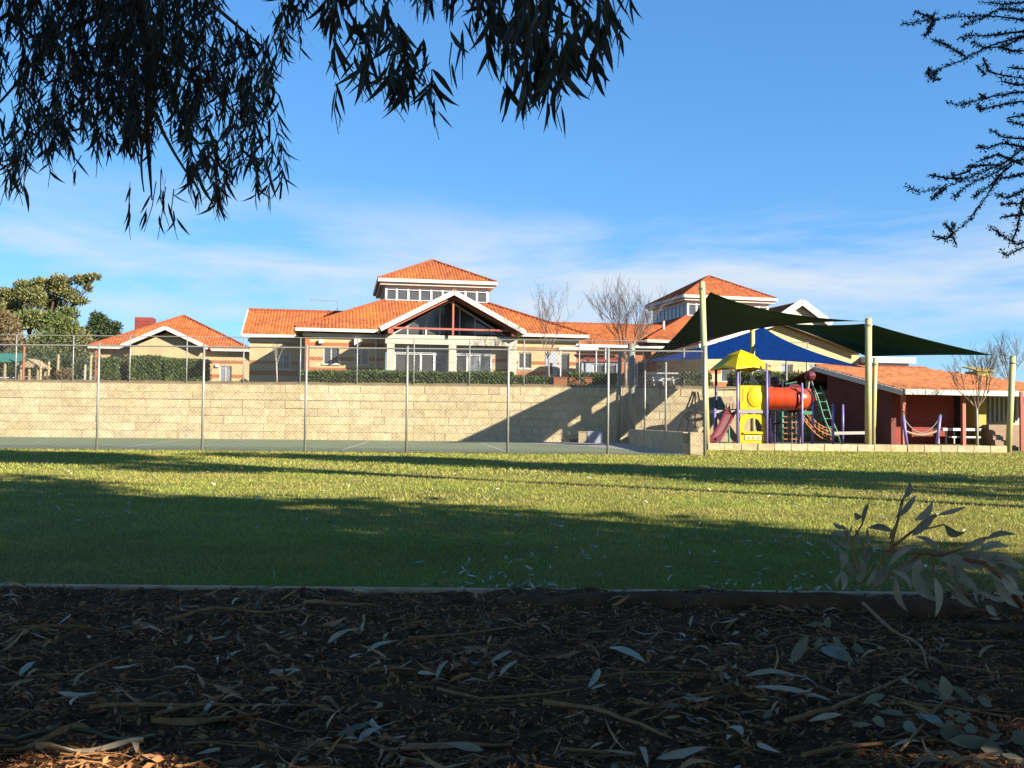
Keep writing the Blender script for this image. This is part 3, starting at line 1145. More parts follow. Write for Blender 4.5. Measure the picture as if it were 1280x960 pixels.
# ------------------------------------------------------------------ left house
B0 = thing('classroom_building', 'cream brick house with orange hip roof, small front gable and red rooftop box', 'building', (-24.3, 72.4, ZB), ROT)
rf = Roof()
a0, e0, p0 = 5.35, 2.97, 5.7
q = [(-a0, -a0), (a0, -a0), (a0, a0), (-a0, a0)]
for i in range(4):
    j = (i + 1) % 4
    rf.plane([(*q[i], e0), (*q[j], e0), (0, 0, p0)], i in (0, 1, 3), True)
    rf.cap((*q[i], e0 + .05), (0, 0, p0 + .05))
sl0 = (p0 - e0) / a0
gc, gh, gp, gy = -.2, 2.75, 4.3, -6.5
ge = gp - gh * .47
for s_ in (-1, 1):
    rf.plane([(gc + s_ * gh, gy, ge), (gc + s_ * gh, -a0 + .05, ge), (gc, -(a0 - (gp - e0) / sl0), gp), (gc, gy, gp)], True, True)
rf.cap((gc, gy, gp + .05), (gc, -(a0 - (gp - e0) / sl0), gp + .05), .08)
rf.build(B0)
for s_ in (-1, 1):
    MB().beam((gc + s_ * (gh + .05), gy - .04, ge - .06), (gc, gy - .04, gp - .05), .08, .26).build('barge_board', 'fascia', B0)
gutter(B0, [(-a0, -a0, e0 - .05), (gc - gh - .1, -a0, e0 - .05)])
gutter(B0, [(gc + gh + .1, -a0, e0 - .05), (a0, -a0, e0 - .05)])
gutter(B0, [(a0, -a0, e0 - .05), (a0, a0, e0 - .05)])
gutter(B0, [(-a0, a0, e0 - .05), (-a0, -a0, e0 - .05)])
p = (-4.8, -4.8, 0)
ops = [(8.0, 8.8, .0, 1.85)]
wall(B0, p, XD, 9.6, 2.85, ops)
bands(B0, p, XD, 9.6, [(2.0, 2.2), (1.0, 1.25), (.1, .5)], ops)
window(B0, p, XD, *ops[0], 2, 1, 'white', ('glassb', 'glassb'))
wall(B0, (-4.8, 4.8, 0), -YD, 9.6, 2.85)
wall(B0, (4.8, -4.8, 0), YD, 9.6, 2.85)
p = (gc - 2.3, -5.85, 0)
ops = [(1.95, 2.75, 1.25, 2.05)]
wall(B0, p, XD, 4.6, 2.9, ops, gable=(2.3, 4.02))
bands(B0, p, XD, 4.6, [(2.06, 2.26), (1.0, 1.2), (.1, .5)], ops)
window(B0, p, XD, *ops[0], 2, 1, 'white', ('glassb', 'glass'))
wall(B0, (gc - 2.3, -4.8, 0), -YD, 1.05, 2.9)
wall(B0, (gc + 2.3, -5.85, 0), YD, 1.05, 2.9)
MB().box(-4.9, -4.6, -5.2, -4.9, -.1, 2.85).build('verandah_post', 'band', B0)
cb = MB().box(-3.75, -2.45, 1.6, 2.9, 3.9, 5.72).build('cooler_box', 'vent', B0)
for k in range(5):
    MB().box(-3.65, -2.55, 1.57, 1.597, 4.6 + k * .2, 4.7 + k * .2).build('louvre', 'vent', cb)
MB().box(2.9, 3.15, -4.95, -4.81, 1.75, 1.95).build('wall_light', 'white', B0)

# ------------------------------------------------------------------ canopy and kiosk on the terrace edge
cn = thing('walkway_canopy', 'flat white steel walkway canopy on slim posts in front of the link wing', 'canopy', (2.45, 51.5, 2.75), R(6))
MB().box(0, 2.1, 0, 1.6, 2.02, 2.14).build('roof_slab', 'white', cn)
MB().box(1.2, 4.0, .5, 2.6, 2.2, 2.34).build('roof_slab', 'white', cn)
for (x, y) in ((.1, .1), (2.0, .1), (3.9, .6), (2.6, .6)):
    MB().tube([(x, y, 0), (x, y, 2.02 if x < 2.1 else 2.2)], .04, 8).build('post', 'white', cn)
kx = thing('kiosk', 'small white-framed kiosk with dark sliding windows and red-brown roof strip', 'kiosk', (gx(727, 52), 52.2, 2.7), R(8))
wall(kx, (0, 0, 0), XD, 2.1, 1.5, [(.62, 1.9, .45, 1.35)], m='door', name='front_panel')
window(kx, (0, 0, 0), XD, .62, 1.9, .45, 1.35, 2, 1, 'white', 'glass')
wall(kx, (0, 1.5, 0), -YD, 1.5, 1.5, m='door', name='side_panel')
wall(kx, (2.1, 0, 0), YD, 1.5, 1.5, m='door', name='side_panel')
MB().prism([(-.1, -.15, 1.5), (2.2, -.15, 1.5), (2.2, 1.6, 1.9), (-.1, 1.6, 1.9)], (0, 0, .08)).build('roof', 'vent', kx)
pt = thing('planter_box', 'terracotta planter wall at the end of the hedge', 'planter', (gx(692, 48.6), 48.6, 2.72))
MB().box(0, 1.9, 0, .5, 0, .42).build('trough', 'terra', pt)
MB().box(-.04, 1.94, -.04, .54, .42, .48).build('rim', 'terra', pt)

# ------------------------------------------------------------------ red brick shed / shelter
SR = R(13)
SH = thing('brick_shelter', 'red brick shelter with faded tiled roof and open red-posted front beside the playground', 'shed', (15.2, 38.0, .19), SR)
rf = Roof(.27, .30)
se, sp_ = 2.10, 3.34
rf.plane([(-.4, -.5, se), (8.2, -.5, se), (5.2, 5.9, sp_), (-.4, 5.9, sp_)], True, True)
rf.plane([(8.2, -.5, se), (8.2, 11, se), (5.2, 5.9, sp_)], True, True)
rf.plane([(-.4, 11, se + .2), (8.2, 11, se + .2), (5.2, 5.9, sp_), (-.4, 5.9, sp_)], False)
rf.cap((-.4, 5.9, sp_ + .04), (5.2, 5.9, sp_ + .04), .08)
rf.build(SH, 'tileshed')
MB().beam((-.4, -.56, se - .07), (8.2, -.56, se - .07), .1, .2).build('fascia_board', 'fascia', SH)
MB().beam((-.45, -.5, se - .10), (-.45, 5.9, sp_ - .10), .08, .2).build('barge_board', 'fascia', SH)
sw = MB()
sw.poly([(0, .9, 0), (0, .9, se + .12), (0, 5.6, sp_ - .25), (0, 5.6, 0)])
sw.poly([(.22, .9, 0), (.22, 5.6, 0), (.22, 5.6, sp_ - .25), (.22, .9, se + .12)])
sw.poly([(0, .9, 0), (.22, .9, 0), (.22, .9, se + .12), (0, .9, se + .12)])
sw.build('side_wall', 'redbrick', SH)
wall(SH, (.22, 1.5, 0), XD, 3.1, 2.5, m='redface', name='rear_wall')
for x in (-.1, 2.55, 5.3):
    MB().box(x - .07, x + .07, -.1, .04, 0, se - .08).build('post', 'redsteel', SH)
MB().box(3.75, 4.1, .6, 4.4, 0, se + .1).build('ochre_pier', 'ochre', SH)
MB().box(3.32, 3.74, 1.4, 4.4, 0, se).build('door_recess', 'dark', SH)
wall(SH, (4.12, 2.0, 0), XD, 4, 2.1, m='render', name='rear_wall')
for k in range(12):
    MB().box(4.2 + k * .22, 4.27 + k * .22, 1.9, 1.94, .95, 2.0).build('picket', 'white', SH)
tb = thing('table', 'long white trestle table inside the red brick shelter', 'table', (gx(1181, 38.6), 38.75, .19), SR)
MB().box(0, 1.75, 0, .6, .56, .66).build('table_top', 'white', tb)
for x in (.15, .85, 1.55):
    MB().box(x, x + .05, .05, .1, 0, .56).build('leg', 'galv', tb)
    MB().box(x, x + .05, .5, .55, 0, .56).build('leg', 'galv', tb)
MB().box(.2, 1.5, -.25, -.02, .28, .34).build('bench', 'white', tb)
# pinkish brick steps at the right edge
st = thing('brick_steps', 'stack of pinkish brick steps at the right edge beyond the tall pole', 'steps', (gx(1246, 38.3), 38.3, 0))
for k in range(5):
    MB().box(0, 3.4, k * .16, 1.4, k * .2 + .004, k * .2 + .15).build('tread', 'pinkbrick', st)
    MB().box(.02, 3.38, k * .16 + .05, 1.38, k * .2 + .151, k * .2 + .203).build('riser', 'sand', st)
pr = MB().box(gx(1276, 38.2) - .06, gx(1276, 38.2) + .06, 38.1, 38.22, 0, 2.3).build('red_post', 'redsteel')
tag(pr, 'dark red post standing at the far right edge of the brick steps', 'post')
# ochre hut and far roofs behind the shelter
oh = thing('ochre_hut', 'small ochre hut behind the tiled shelter roof', 'hut', (gx(1222, 52), 52, 2.75), R(12))
MB().box(0, .9, 0, 1.0, 0, 1.12).build('wall', 'ochre', oh)
MB().prism([(-.1, -.1, 1.1), (1.0, -.1, 1.1), (1.0, 1.1, 1.35), (-.1, 1.1, 1.35)], (0, 0, .06)).build('roof', 'ochre', oh)
fb = thing('flat_roof_building', 'distant white flat-roofed block with railing above the shelter roof', 'building', (gx(1086, 66), 66, 3.25), R(12))
wall(fb, (0, 0, 0), XD, 3.0, 1.9, m='white')
wall(fb, (0, 6, 0), -YD, 6, 1.9, m='white')
MB().box(-.3, 3.3, -.4, 6, 1.9, 2.3).build('roof_slab', 'white', fb)
MB().box(-1.6, 2.2, -1.2, -1.1, .75, .82).build('railing', 'galv', fb)
for k in range(5):
    MB().box(-1.5 + k * .9, -1.45 + k * .9, -1.2, -1.15, -.3, .75).build('railing_post', 'galv', fb)
MB().box(-1.7, 2.3, -1.0, -.9, -.6, .5).build('parapet', 'render', fb)
fr2 = thing('red_roof_house', 'distant house with red tiled roof just above the shelter roof', 'building', (gx(1118, 70), 70, 2.8), R(12))
rf = Roof()
rf.plane([(0, 0, 1.6), (6, 0, 1.6), (4.2, 3.5, 2.35), (.2, 3.5, 2.35)], True, True)
rf.plane([(6, 0, 1.6), (6, 7, 1.6), (4.2, 3.5, 2.35)], False, True)
rf.build(fr2)
wall(fr2, (.3, .5, 0), XD, 5.4, 1.55)
MB().beam((0, -.05, 1.55), (6, -.05, 1.55), .1, .16).build('gutter', 'fascia', fr2)

# ------------------------------------------------------------------ shade sails and their poles
P1b, P1t = at(884, 556, 34.9), at(877.5, 353, 34.9)
P2 = gx(941, 40.6)
P3x = gx(1085, 35.6)
P4x = gx(1091, 36.6)
P5b, P5t = at(1260.5, 566, 35.2), at(1266, 446, 35.2)


def sail_pole(base, top, r, m, label):
    t = thing('shade_sail_pole', label, 'pole', base)
    b_, t_ = Vector((0, 0, -.05)), Vector(top) - Vector(base)
    MB().tube([b_, t_], r, 12).build('pole_shaft', m, t, True)
    MB().tube([t_, t_ + Vector((0, 0, .03))], [r * 1.08, r * .9], 12).build('pole_cap', m, t)
    MB().tube([t_ - Vector((0, 0, .25)), t_ - Vector((0, 0, .2))], r * 1.25, 10).build('sail_bracket', 'galv', t)
    return t


sail_pole((P1b.x, P1b.y, .0), P1t, .105, 'pole', 'tallest cream-yellow sail pole beside the fence corner and yellow play tower')
sail_pole((P2, 40.6, .19), (P2 - .02, 40.6, at(941, 400, 40.6).z), .1, 'pole', 'sail pole rising behind the yellow play tower roof')
sail_pole((P3x, 35.6, .19), (P3x + .03, 35.6, at(1085, 399, 35.6).z), .12, 'pole', 'thick cream-yellow sail pole in front of the brick shelter')
sail_pole((P4x, 36.6, .19), (P4x + .1, 36.6, at(1094, 448, 36.6).z), .085, 'pole', 'shorter cream pole close beside the thick sail pole')
sail_pole((P5b.x, P5b.y, 0), P5t, .105, 'pole', 'leaning cream-yellow sail pole at the right edge of the lawn')
PGx = gx(791, 44.6)
sail_pole((PGx, 44.6, .0), (PGx - .1, 44.6, at(788, 430, 44.6).z), .14, 'greypole', 'thick grey-green pole standing in the wall shadow behind the court')
PHx = gx(773, 44.9)
sail_pole((PHx, 44.9, .0), (PHx + .05, 44.9, at(776, 440, 44.9).z), .09, 'greypole', 'thinner grey pole left of the thick grey-green pole')
sail_pole((gx(983, 45.2), 45.2, .19), (gx(983, 45.2), 45.2, at(983, 437, 45.2).z), .05, 'greypole', 'slim grey pole between the red tube and the gabled wing')
sail_pole((gx(1009, 45.0), 45.0, .19), (gx(1009, 45.0), 45.0, at(1009, 437, 45.0).z), .06, 'pole', 'slim cream pole above the maroon climbing-net ball')


def tri_sail(name, A, B, Cc, pull, sag, m, label, n=22):
    A, B, Cc = Vector(A), Vector(B), Vector(Cc)
    G = (A + B + Cc) / 3
    V, idx, F = [], {}, []
    for i in range(n + 1):
        for j in range(n + 1 - i):
            a_, b_ = i / n, j / n
            c_ = 1 - a_ - b_
            P = A * a_ + B * b_ + Cc * c_
            for (u, v, w, e0_, e1_, k) in ((a_, b_, c_, A, B, pull[0]), (b_, c_, a_, B, Cc, pull[1]), (c_, a_, b_, Cc, A, pull[2])):
                mid = (e0_ + e1_) / 2
                P = P + (G - mid) * (k * 4 * u * v * (1 - w) ** 2)
            P.z -= sag * 27 * a_ * b_ * c_
            idx[(i, j)] = len(V)
            V.append(tuple(P))
    for i in range(n):
        for j in range(n - i):
            F.append((idx[(i, j)], idx[(i + 1, j)], idx[(i, j + 1)]))
            if j < n - i - 1:
                F.append((idx[(i + 1, j)], idx[(i + 1, j + 1)], idx[(i, j + 1)]))
    t = thing(name, label, 'shade sail', (0, 0, 0))
    o = link('sail_cloth', np_mesh('sail_cloth', V, F, True), m, t)
    sm = o.modifiers.new('thick', 'SOLIDIFY')
    sm.thickness = .006
    return t


def quad_sail(name, c, pull, sag, m, label, n=20):
    c = [Vector(q) for q in c]
    G = sum(c, Vector()) / 4
    V, F = [], []
    for i in range(n + 1):
        for j in range(n + 1):
            u, v = i / n, j / n
            P = c[0] * (1 - u) * (1 - v) + c[1] * u * (1 - v) + c[2] * u * v + c[3] * (1 - u) * v
            for (t_, w, e0_, e1_, k) in ((u, v, c[0], c[1], pull[0]), (v, 1 - u, c[1], c[2], pull[1]), (u, 1 - v, c[3], c[2], pull[2]), (v, u, c[0], c[3], pull[3])):
                P = P + (G - (e0_ + e1_) / 2) * (k * 4 * t_ * (1 - t_) * (1 - w) ** 2)
            P.z -= sag * 16 * u * (1 - u) * v * (1 - v)
            V.append(tuple(P))
    for i in range(n):
        for j in range(n):
            b_ = i * (n + 1) + j
            F.append((b_, b_ + n + 1, b_ + n + 2, b_ + 1))
    t = thing(name, label, 'shade sail', (0, 0, 0))
    o = link('sail_cloth', np_mesh('sail_cloth', V, F, True), m, t)
    sm = o.modifiers.new('thick', 'SOLIDIFY')
    sm.thickness = .006
    return t


def cable(parent, p, q):
    MB().tube([p, q], .012, 5).build('cable', 'galv', parent)


gA, gB_, gC = at(888, 365, 35.2), at(808, 453, 54.5), at(1078, 401.5, 35.6)
s1 = tri_sail('shade_sail', gA, gB_, gC, (.10, .78, .17), .0, 'sailg', 'large dark green shade sail sweeping from the tallest pole over the yellow tower')
cable(s1, gA, P1t - Vector((0, 0, .25)))
cable(s1, gB_, at(802, 437, 63))
cable(s1, gC, (P3x, 35.6, at(1085, 401, 35.6).z))
bA, bB, bC = at(954, 409, 40.4), at(802, 452.5, 53.0), at(1084, 460, 36.9)
s2 = tri_sail('shade_sail', bA, bB, bC, (.13, .46, .14), .05, 'sailb', 'bright blue shade sail peaked behind the yellow play tower roof')
cable(s2, bA, (P2, 40.6, at(941, 402, 40.6).z))
cable(s2, bB, (PGx - .05, 44.6, at(790, 447, 44.6).z))
cable(s2, bC, (P4x + .1, 36.6, at(1094, 455, 36.6).z))
qs = [at(976, 404, 40.2), at(1086, 404, 35.7), at(1243, 444, 35.3), at(1084, 446, 36.7)]
s3 = quad_sail('shade_sail', qs, (.12, .10, .05, .05), .05, 'sailg', 'dark green shade sail stretched from the thick pole towards the right edge')
cable(s3, qs[0], (P2, 40.6, at(941, 402, 40.6).z))
cable(s3, qs[2], P5t - Vector((0, 0, .1)))

# ------------------------------------------------------------------ playground
PY = 36.6
GZ = .19


def xz(px, py, Y=PY):
    q = at(px, py, Y)
    return q


def tube_px(mb, pts, r, Y=PY, n=8):
    return mb.tube([at(p[0], p[1], p[2] if len(p) > 2 else Y) for p in pts], r, n)


tw_ = thing('play_tower', 'yellow-roofed play tower with bubble panel, arched window panel and maroon slide', 'play equipment', (gx(940, 37), 37, GZ))
tl = tw_.matrix_basis.inverted()


def loc(o, parent):
    """meshes were measured in scene metres: shift them into their thing's frame"""
    o.data.transform(Matrix.Translation(-Vector(parent.location)))
    o.parent = parent
    return o


def part(mb, name, m, parent, smooth=False):
    return loc(mb.build(name, m, None, smooth), parent)


def vpost(px, Y, z0, z1, r=.05):
    x = gx(px, Y)
    return MB().tube([(x, Y, z0), (x, Y, z1)], r, 10)


for (px, Y, zt_, m) in ((895, 37.4, 3.15, 'navy'), (922, 36.5, 3.2, 'purple'), (958.5, 36.5, 3.2, 'purple'), (923, 37.9, 3.2, 'navy'), (961.5, 37.7, 3.2, 'navy'), (893.5, 36.6, 1.5, 'purple')):
    part(vpost(px, Y, GZ, zt_), 'post', m, tw_, True)
    x = gx(px, Y)
    part(MB().tube([(x, Y, GZ), (x, Y, GZ + .05)], .08, 10), 'foot_plate', 'navy', tw_)
# pyramid roof with rolled edge, turned to show a corner
apx = at(926, 437, 37.2)
rz_ = at(921, 459.5, 36.2).z
cx_, cy_ = gx(926, 37.2), 37.2
corners = [Vector((gx(920, 36.0), 36.0, rz_)), Vector((gx(964, 36.9), 36.9, rz_ + .02)), Vector((gx(938, 38.4), 38.4, rz_)), Vector((gx(888, 37.3), 37.3, rz_))]
rmb = MB()
for i in range(4):
    p_, q_ = corners[i], corners[(i + 1) % 4]
    mid = (p_ + q_) / 2 + Vector((0, 0, .10))
    up = apx
    pm = p_.lerp(up, .55) + Vector((0, 0, .12))
    qm = q_.lerp(up, .55) + Vector((0, 0, .12))
    mm = (pm + qm) / 2
    rmb.poly([p_, mid, mm, pm])
    rmb.poly([mid, q_, qm, mm])
    rmb.poly([pm, mm, up])
    rmb.poly([mm, qm, up])
    dn = Vector((0, 0, -.07))
    rmb.poly([p_, p_ + dn, mid + dn, mid])
    rmb.poly([mid, mid + dn, q_ + dn, q_])
o = part(rmb, 'roof', 'yellow', tw_)
smd = o.modifiers.new('t', 'SOLIDIFY')
smd.thickness = .03
# upper panel
pu0, pu1 = at(925, 512, PY), at(956.5, 482, PY)
part(MB().box(pu0.x, pu1.x, PY - .02, PY + .05, pu0.z, pu1.z), 'upper_panel', 'yellow', tw_)
up_ = [o for o in C.objects if o.name.startswith('upper_panel')][-1]
cxp, czp = (pu0.x + pu1.x) / 2, (pu0.z + pu1.z) / 2
dome = MB()
for k in range(12):
    for (r0, d0, r1, d1) in ((.30, 0, .26, .03), (.26, .03, .14, .05), (.14, .05, .001, .055)):
        t0, t1 = 2 * PI * k / 12, 2 * PI * (k + 1) / 12
        f = lambda r, d, t: (cxp + .07 + r * math.cos(t), PY - .021 - d, czp + r * 1.25 * math.sin(t))
        dome.poly([f(r0, d0, t0), f(r0, d0, t1), f(r1, d1, t1), f(r1, d1, t0)])
b_ = part(dome, 'bubble', 'yellow', tw_, True)
for (dx, dz, w, h) in ((-.36, .08, .045, .5), (.33, -.1, .05, .42), (-.05, .36, .09, .07), (.38, -.36, .06, .07), (-.14, -.25, .04, .3)):
    part(MB().box(cxp + dx - w / 2, cxp + dx + w / 2, PY - .026, PY - .021, czp + dz - h / 2, czp + dz + h / 2), 'panel_slot', 'ochre', tw_)
# arched rail over the panel, deck, lower panel with arched window
arc = [Vector((cxp + .27 * math.cos(t), PY + .35, pu1.z + .02 + .24 * math.sin(t))) for t in np.linspace(0, PI, 9)]
part(MB().tube(arc, .025, 6), 'hoop_rail', 'navy', tw_)
dz0, dz1 = at(940, 516.5, PY).z, at(940, 512.5, PY).z
part(MB().box(gx(922, PY), gx(960, PY), PY - .06, PY + 1.3, dz0, dz1), 'deck', 'deck', tw_)
part(MB().box(gx(894, PY), gx(921, PY), PY + .1, PY + 1.3, dz0 - .01, dz1 - .01), 'deck', 'deck', tw_)
lx0, lx1 = gx(924.5, PY), gx(957, PY)
lz0, lz1 = GZ + .03, at(940, 518, PY).z
wx0, wx1 = lx0 + .16, lx1 - .16
wz0 = lz0 + .44
arcp = [(wx1, wz0), (wx1 + .02, wz0 + .2), (wx1 - .12, wz0 + .44), (wx1 - .3, wz0 + .5), (wx0 + .3, wz0 + .5), (wx0 + .12, wz0 + .44), (wx0 - .02, wz0 + .2), (wx0, wz0)]
outer = [(lx1, lz0), (lx1 + .01, wz0 + .3), (lx1 - .03, lz1 - .1), (lx1 - .2, lz1), (lx0 + .2, lz1), (lx0 + .03, lz1 - .1), (lx0 - .01, wz0 + .3), (lx0, lz0)]
lp = MB()
for yy in (PY - .03, PY + .05):
    for i in range(7):
        lp.poly([(outer[i][0], yy, outer[i][1]), (outer[i + 1][0], yy, outer[i + 1][1]), (arcp[i + 1][0], yy, arcp[i + 1][1]), (arcp[i][0], yy, arcp[i][1])])
    lp.poly([(outer[0][0], yy, outer[0][1]), (arcp[0][0], yy, arcp[0][1]), (arcp[7][0], yy, arcp[7][1]), (outer[7][0], yy, outer[7][1])])
for ring in (outer, arcp):
    for i in range(8):
        j = (i + 1) % 8
        lp.poly([(ring[i][0], PY - .03, ring[i][1]), (ring[i][0], PY + .05, ring[i][1]), (ring[j][0], PY + .05, ring[j][1]), (ring[j][0], PY - .03, ring[j][1])])
part(lp, 'window_panel', 'yellow', tw_)
part(MB().box(wx0 + .02, wx1 - .0, PY - .05, PY - .032, lz0 + .12, lz0 + .3), 'picture_strip', 'yellow2', tw_)
for k in range(3):
    part(MB().box(wx0 + .12 + k * .18, wx0 + .2 + k * .18, PY - .055, PY - .051, lz0 + .16, lz0 + .25), 'strip_mark', 'ochre', tw_)
part(MB().box(wx0 - .04, wx1 + .04, PY - .09, PY - .032, wz0 - .09, wz0 - .03), 'counter', 'yellow', tw_)
# slide: trough running down to the front left
sl = MB()
tops = [at(918, 513, 36.9), at(912, 519, 36.6), at(904, 536, 36.1), at(896, 549, 35.7), at(889, 553, 35.4)]
prevs = None
wv = Vector((.42, .22, 0))
for i in range(len(tops) - 1):
    a_, b2 = tops[i], tops[i + 1]
    a0_, a1_, b0_, b1_ = a_ - wv * .5, a_ + wv * .5, b2 - wv * .5, b2 + wv * .5
    hh = Vector((0, 0, .17))
    sl.poly([a0_, a1_, b1_, b0_])
    sl.poly([a0_, b0_, b0_ + hh, a0_ + hh])
    sl.poly([a1_, a1_ + hh, b1_ + hh, b1_])
o = part(sl, 'slide', 'maroon', tw_)
smd = o.modifiers.new('t', 'SOLIDIFY')
smd.thickness = .035
part(MB().tube([at(911.5, 556, 36.3), at(911, 530, 36.3)], .035, 8), 'slide_leg', 'pgreen', tw_)
part(MB().tube([at(900, 556, 36.0), at(900.5, 545, 36.0)], .03, 8), 'slide_leg', 'navy', tw_)
for (px0, px1, py) in ((897, 920, 487.5), (897, 920, 512)):
    part(MB().tube([at(px0, py, 37.2), at(px1, py, 37.2)], .022, 6), 'guard_rail', 'black', tw_)
for px in (900, 904, 908, 912, 916):
    part(MB().tube([at(px, 504, 37.2), at(px, 512, 37.2)], .014, 6), 'baluster', 'black', tw_)
# red crawl tube
ct = thing('crawl_tube', 'fat orange-red plastic crawl tube joining the tower to the climbing frame', 'play equipment', (gx(980, 37), 37, GZ))
c0, c1 = at(957, 498, 37.0), at(993, 498.5, 36.9)
rr = .415
path, rad = [], []
for t in np.linspace(0, 1, 9):
    path.append(c0.lerp(c1, t))
    rad.append(rr + (.012 if int(t * 8) % 3 == 0 else 0))
part(MB().tube(path, rad, 24, False), 'tube_shell', 'orange', ct, True)
# elbow: the tube turns away
eb, er = [c1], [rr]
for t in np.linspace(.15, 1, 7):
    ang = t * PI / 2
    eb.append(c1 + Vector((.42 * math.sin(ang), .42 * (1 - math.cos(ang)), 0)))
    er.append(rr)
part(MB().tube(eb, er, 24, False), 'tube_elbow', 'orange', ct, True)
part(MB().tube([c0 + Vector((-.02, 0, 0)), c0 + Vector((.03, 0, 0))], rr * 1.08, 24), 'collar', 'maroon', ct)
pm_ = MB()
q0, q1 = at(984, 516, 37.6), at(1001, 480, 37.6)
pm_.prism([(q0.x, 37.55, q0.z), (q1.x + .06, 37.55, q0.z), (q1.x + .06, 37.55, q1.z - .15), (q1.x - .12, 37.55, q1.z), (q0.x + .12, 37.55, q1.z), (q0.x, 37.55, q1.z - .15)], (0, .05, 0))
part(pm_, 'end_panel', 'maroon', ct)
# climbing frame right of the tube
cf = thing('climbing_frame', 'purple-posted climbing frame with rope ladders, sagging orange net and beam', 'play equipment', (gx(1010, 37), 37, GZ))
for (px, Y, py, m) in ((1002.5, 36.5, 480, 'purple'), (1015.5, 36.9, 496, 'purple'), (998, 37.1, 516, 'purple'), (963.5, 37.2, 520, 'purple'), (978, 36.9, 514, 'pgreen'), (1041, 36.4, 506, 'purple'), (1053.5, 37.2, 507, 'purple')):
    x = gx(px, Y)
    zt_ = at(px, py, Y).z
    part(MB().tube([(x, Y, GZ), (x, Y, zt_)], .047, 10), 'post', m, cf, True)
    part(MB().tube([(x, Y, zt_), (x, Y, zt_ + .05)], [.047, .02], 10), 'post_cap', m, cf, True)
part(MB().box(gx(1003, 36.6), gx(1014, 36.6), 36.5, 37.3, at(1008, 518, 36.6).z, at(1008, 514, 36.6).z), 'step_plate', 'pgreen', cf)
for k in range(5):
    py = 521 + k * 7
    part(MB().tube([at(980, py, 36.8), at(996.5, py, 36.8)], .022, 6), 'rope_rung', 'rope', cf)
for px in (984, 990, 995):
    part(MB().tube([at(px, 516, 36.8), at(px, 554, 36.8)], .013, 5), 'ladder_rope', 'deck', cf)
# sagging orange net between step and beam post
for k in range(5):
    dy = (k - 2) * .22
    pts_ = []
    for t in np.linspace(0, 1, 8):
        px = 1005 + 35 * t
        py = 518 + 26 * t + 6 * math.sin(PI * t)
        q_ = at(px, py, 36.9) + Vector((.07, .22, .11)) * (k - 2)
        pts_.append(q_)
    part(MB().tube(pts_, .022, 5), 'net_rope', 'rope', cf)
for t in np.linspace(.1, .95, 7):
    q_ = [at(1005 + 35 * t, 518 + 26 * t + 6 * math.sin(PI * t), 36.9) + Vector((.07, .22, .11)) * d_ for d_ in (-2, 2)]
    part(MB().tube(q_, .02, 5), 'net_rope', 'rope', cf)
# green swept ladder rails
for (dx, Y) in ((0, 36.9), (9, 38.2)):
    pts_ = [at(1016 + dx, 482, Y), at(1022 + dx, 496, Y), at(1029 + dx, 520, Y), at(1038 + dx, 541, Y), at(1041 + dx, 553, Y)]
    part(MB().tube(pts_, .03, 6), 'green_rail', 'pgreen', cf, True)
for t in np.linspace(.1, .9, 6):
    f = lambda dx, Y: at(1017 + dx + 24 * t, 485 + 66 * t, Y)
    part(MB().tube([f(0, 36.9), f(9, 38.2)], .02, 5), 'green_rung', 'pgreen', cf)
part(MB().beam(at(1042, 541.5, 36.5), at(1082, 541, 36.7), .12, .11), 'balance_beam', 'deck', cf)
part(MB().box(gx(1007, 37.4), gx(1013, 37.4), 37.3, 37.36, at(1010, 508, 37.3).z, at(1010, 486, 37.3).z), 'orange_panel', 'orange', cf)
part(MB().tube([at(982, 480, 37.7), at(996, 477.5, 37.7)], .03, 6), 'green_rail', 'pgreen', cf)
part(MB().tube([at(978, 502, 37.7), at(978, 474, 37.7)], .035, 6), 'post', 'navy', cf)
# wire mesh guard under the tube
for k in range(6):
    part(MB().tube([at(962 + k * 3.2, 518, 37.9), at(962 + k * 3.2, 555, 37.9)], .012, 4), 'guard_bar', 'navy', cf)
part(MB().tube([at(962, 524, 37.5), at(968, 530, 37.5), at(975, 529, 37.5), at(978, 523, 37.5)], .03, 6), 'swing_rope', 'black', cf)


def ball(mb, c, r, n=10):
    for i in range(6):
        for k in range(n):
            f = lambda ii, kk: Vector(c) + Vector((math.sin(PI * ii / 6) * math.cos(2 * PI * kk / n), math.sin(PI * ii / 6) * math.sin(2 * PI * kk / n), math.cos(PI * ii / 6))) * r
            mb.poly([f(i, k), f(i + 1, k), f(i + 1, k + 1), f(i, k + 1)])
    return mb


# pyramid net climber with maroon ball behind the frame
nc = thing('net_pyramid', 'rope pyramid with maroon ball on top behind the climbing frame', 'play equipment', (gx(1014, 40.5), 40.5, GZ))
top = at(1012.5, 470, 40.5)
part(ball(MB(), top, .24), 'top_ball', 'maroon', nc, True)
feet = [at(1000, 548, 39.6), at(1040, 550, 39.6), at(1034, 545, 42), at(1005, 545, 42)]
for f_ in feet:
    f_.z = GZ
    part(MB().tube([top, f_], .022, 5), 'net_leg', 'deck', nc)
for t in (.25, .45, .65, .85):
    ring = [top.lerp(f_, t) for f_ in feet]
    for i in range(4):
        part(MB().tube([ring[i], ring[(i + 1) % 4]], .014, 4), 'net_rope', 'pgreen' if t > .5 else 'black', nc)
fp = thing('play_finial', 'small maroon ball on a dark post behind the red crawl tube', 'play equipment', (gx(967.5, 39), 39, GZ))
part(ball(MB(), at(968, 477, 39), .2), 'ball', 'maroon', fp, True)
part(vpost(968, 39, GZ, at(968, 480, 39).z, .04), 'post', 'navy', fp)
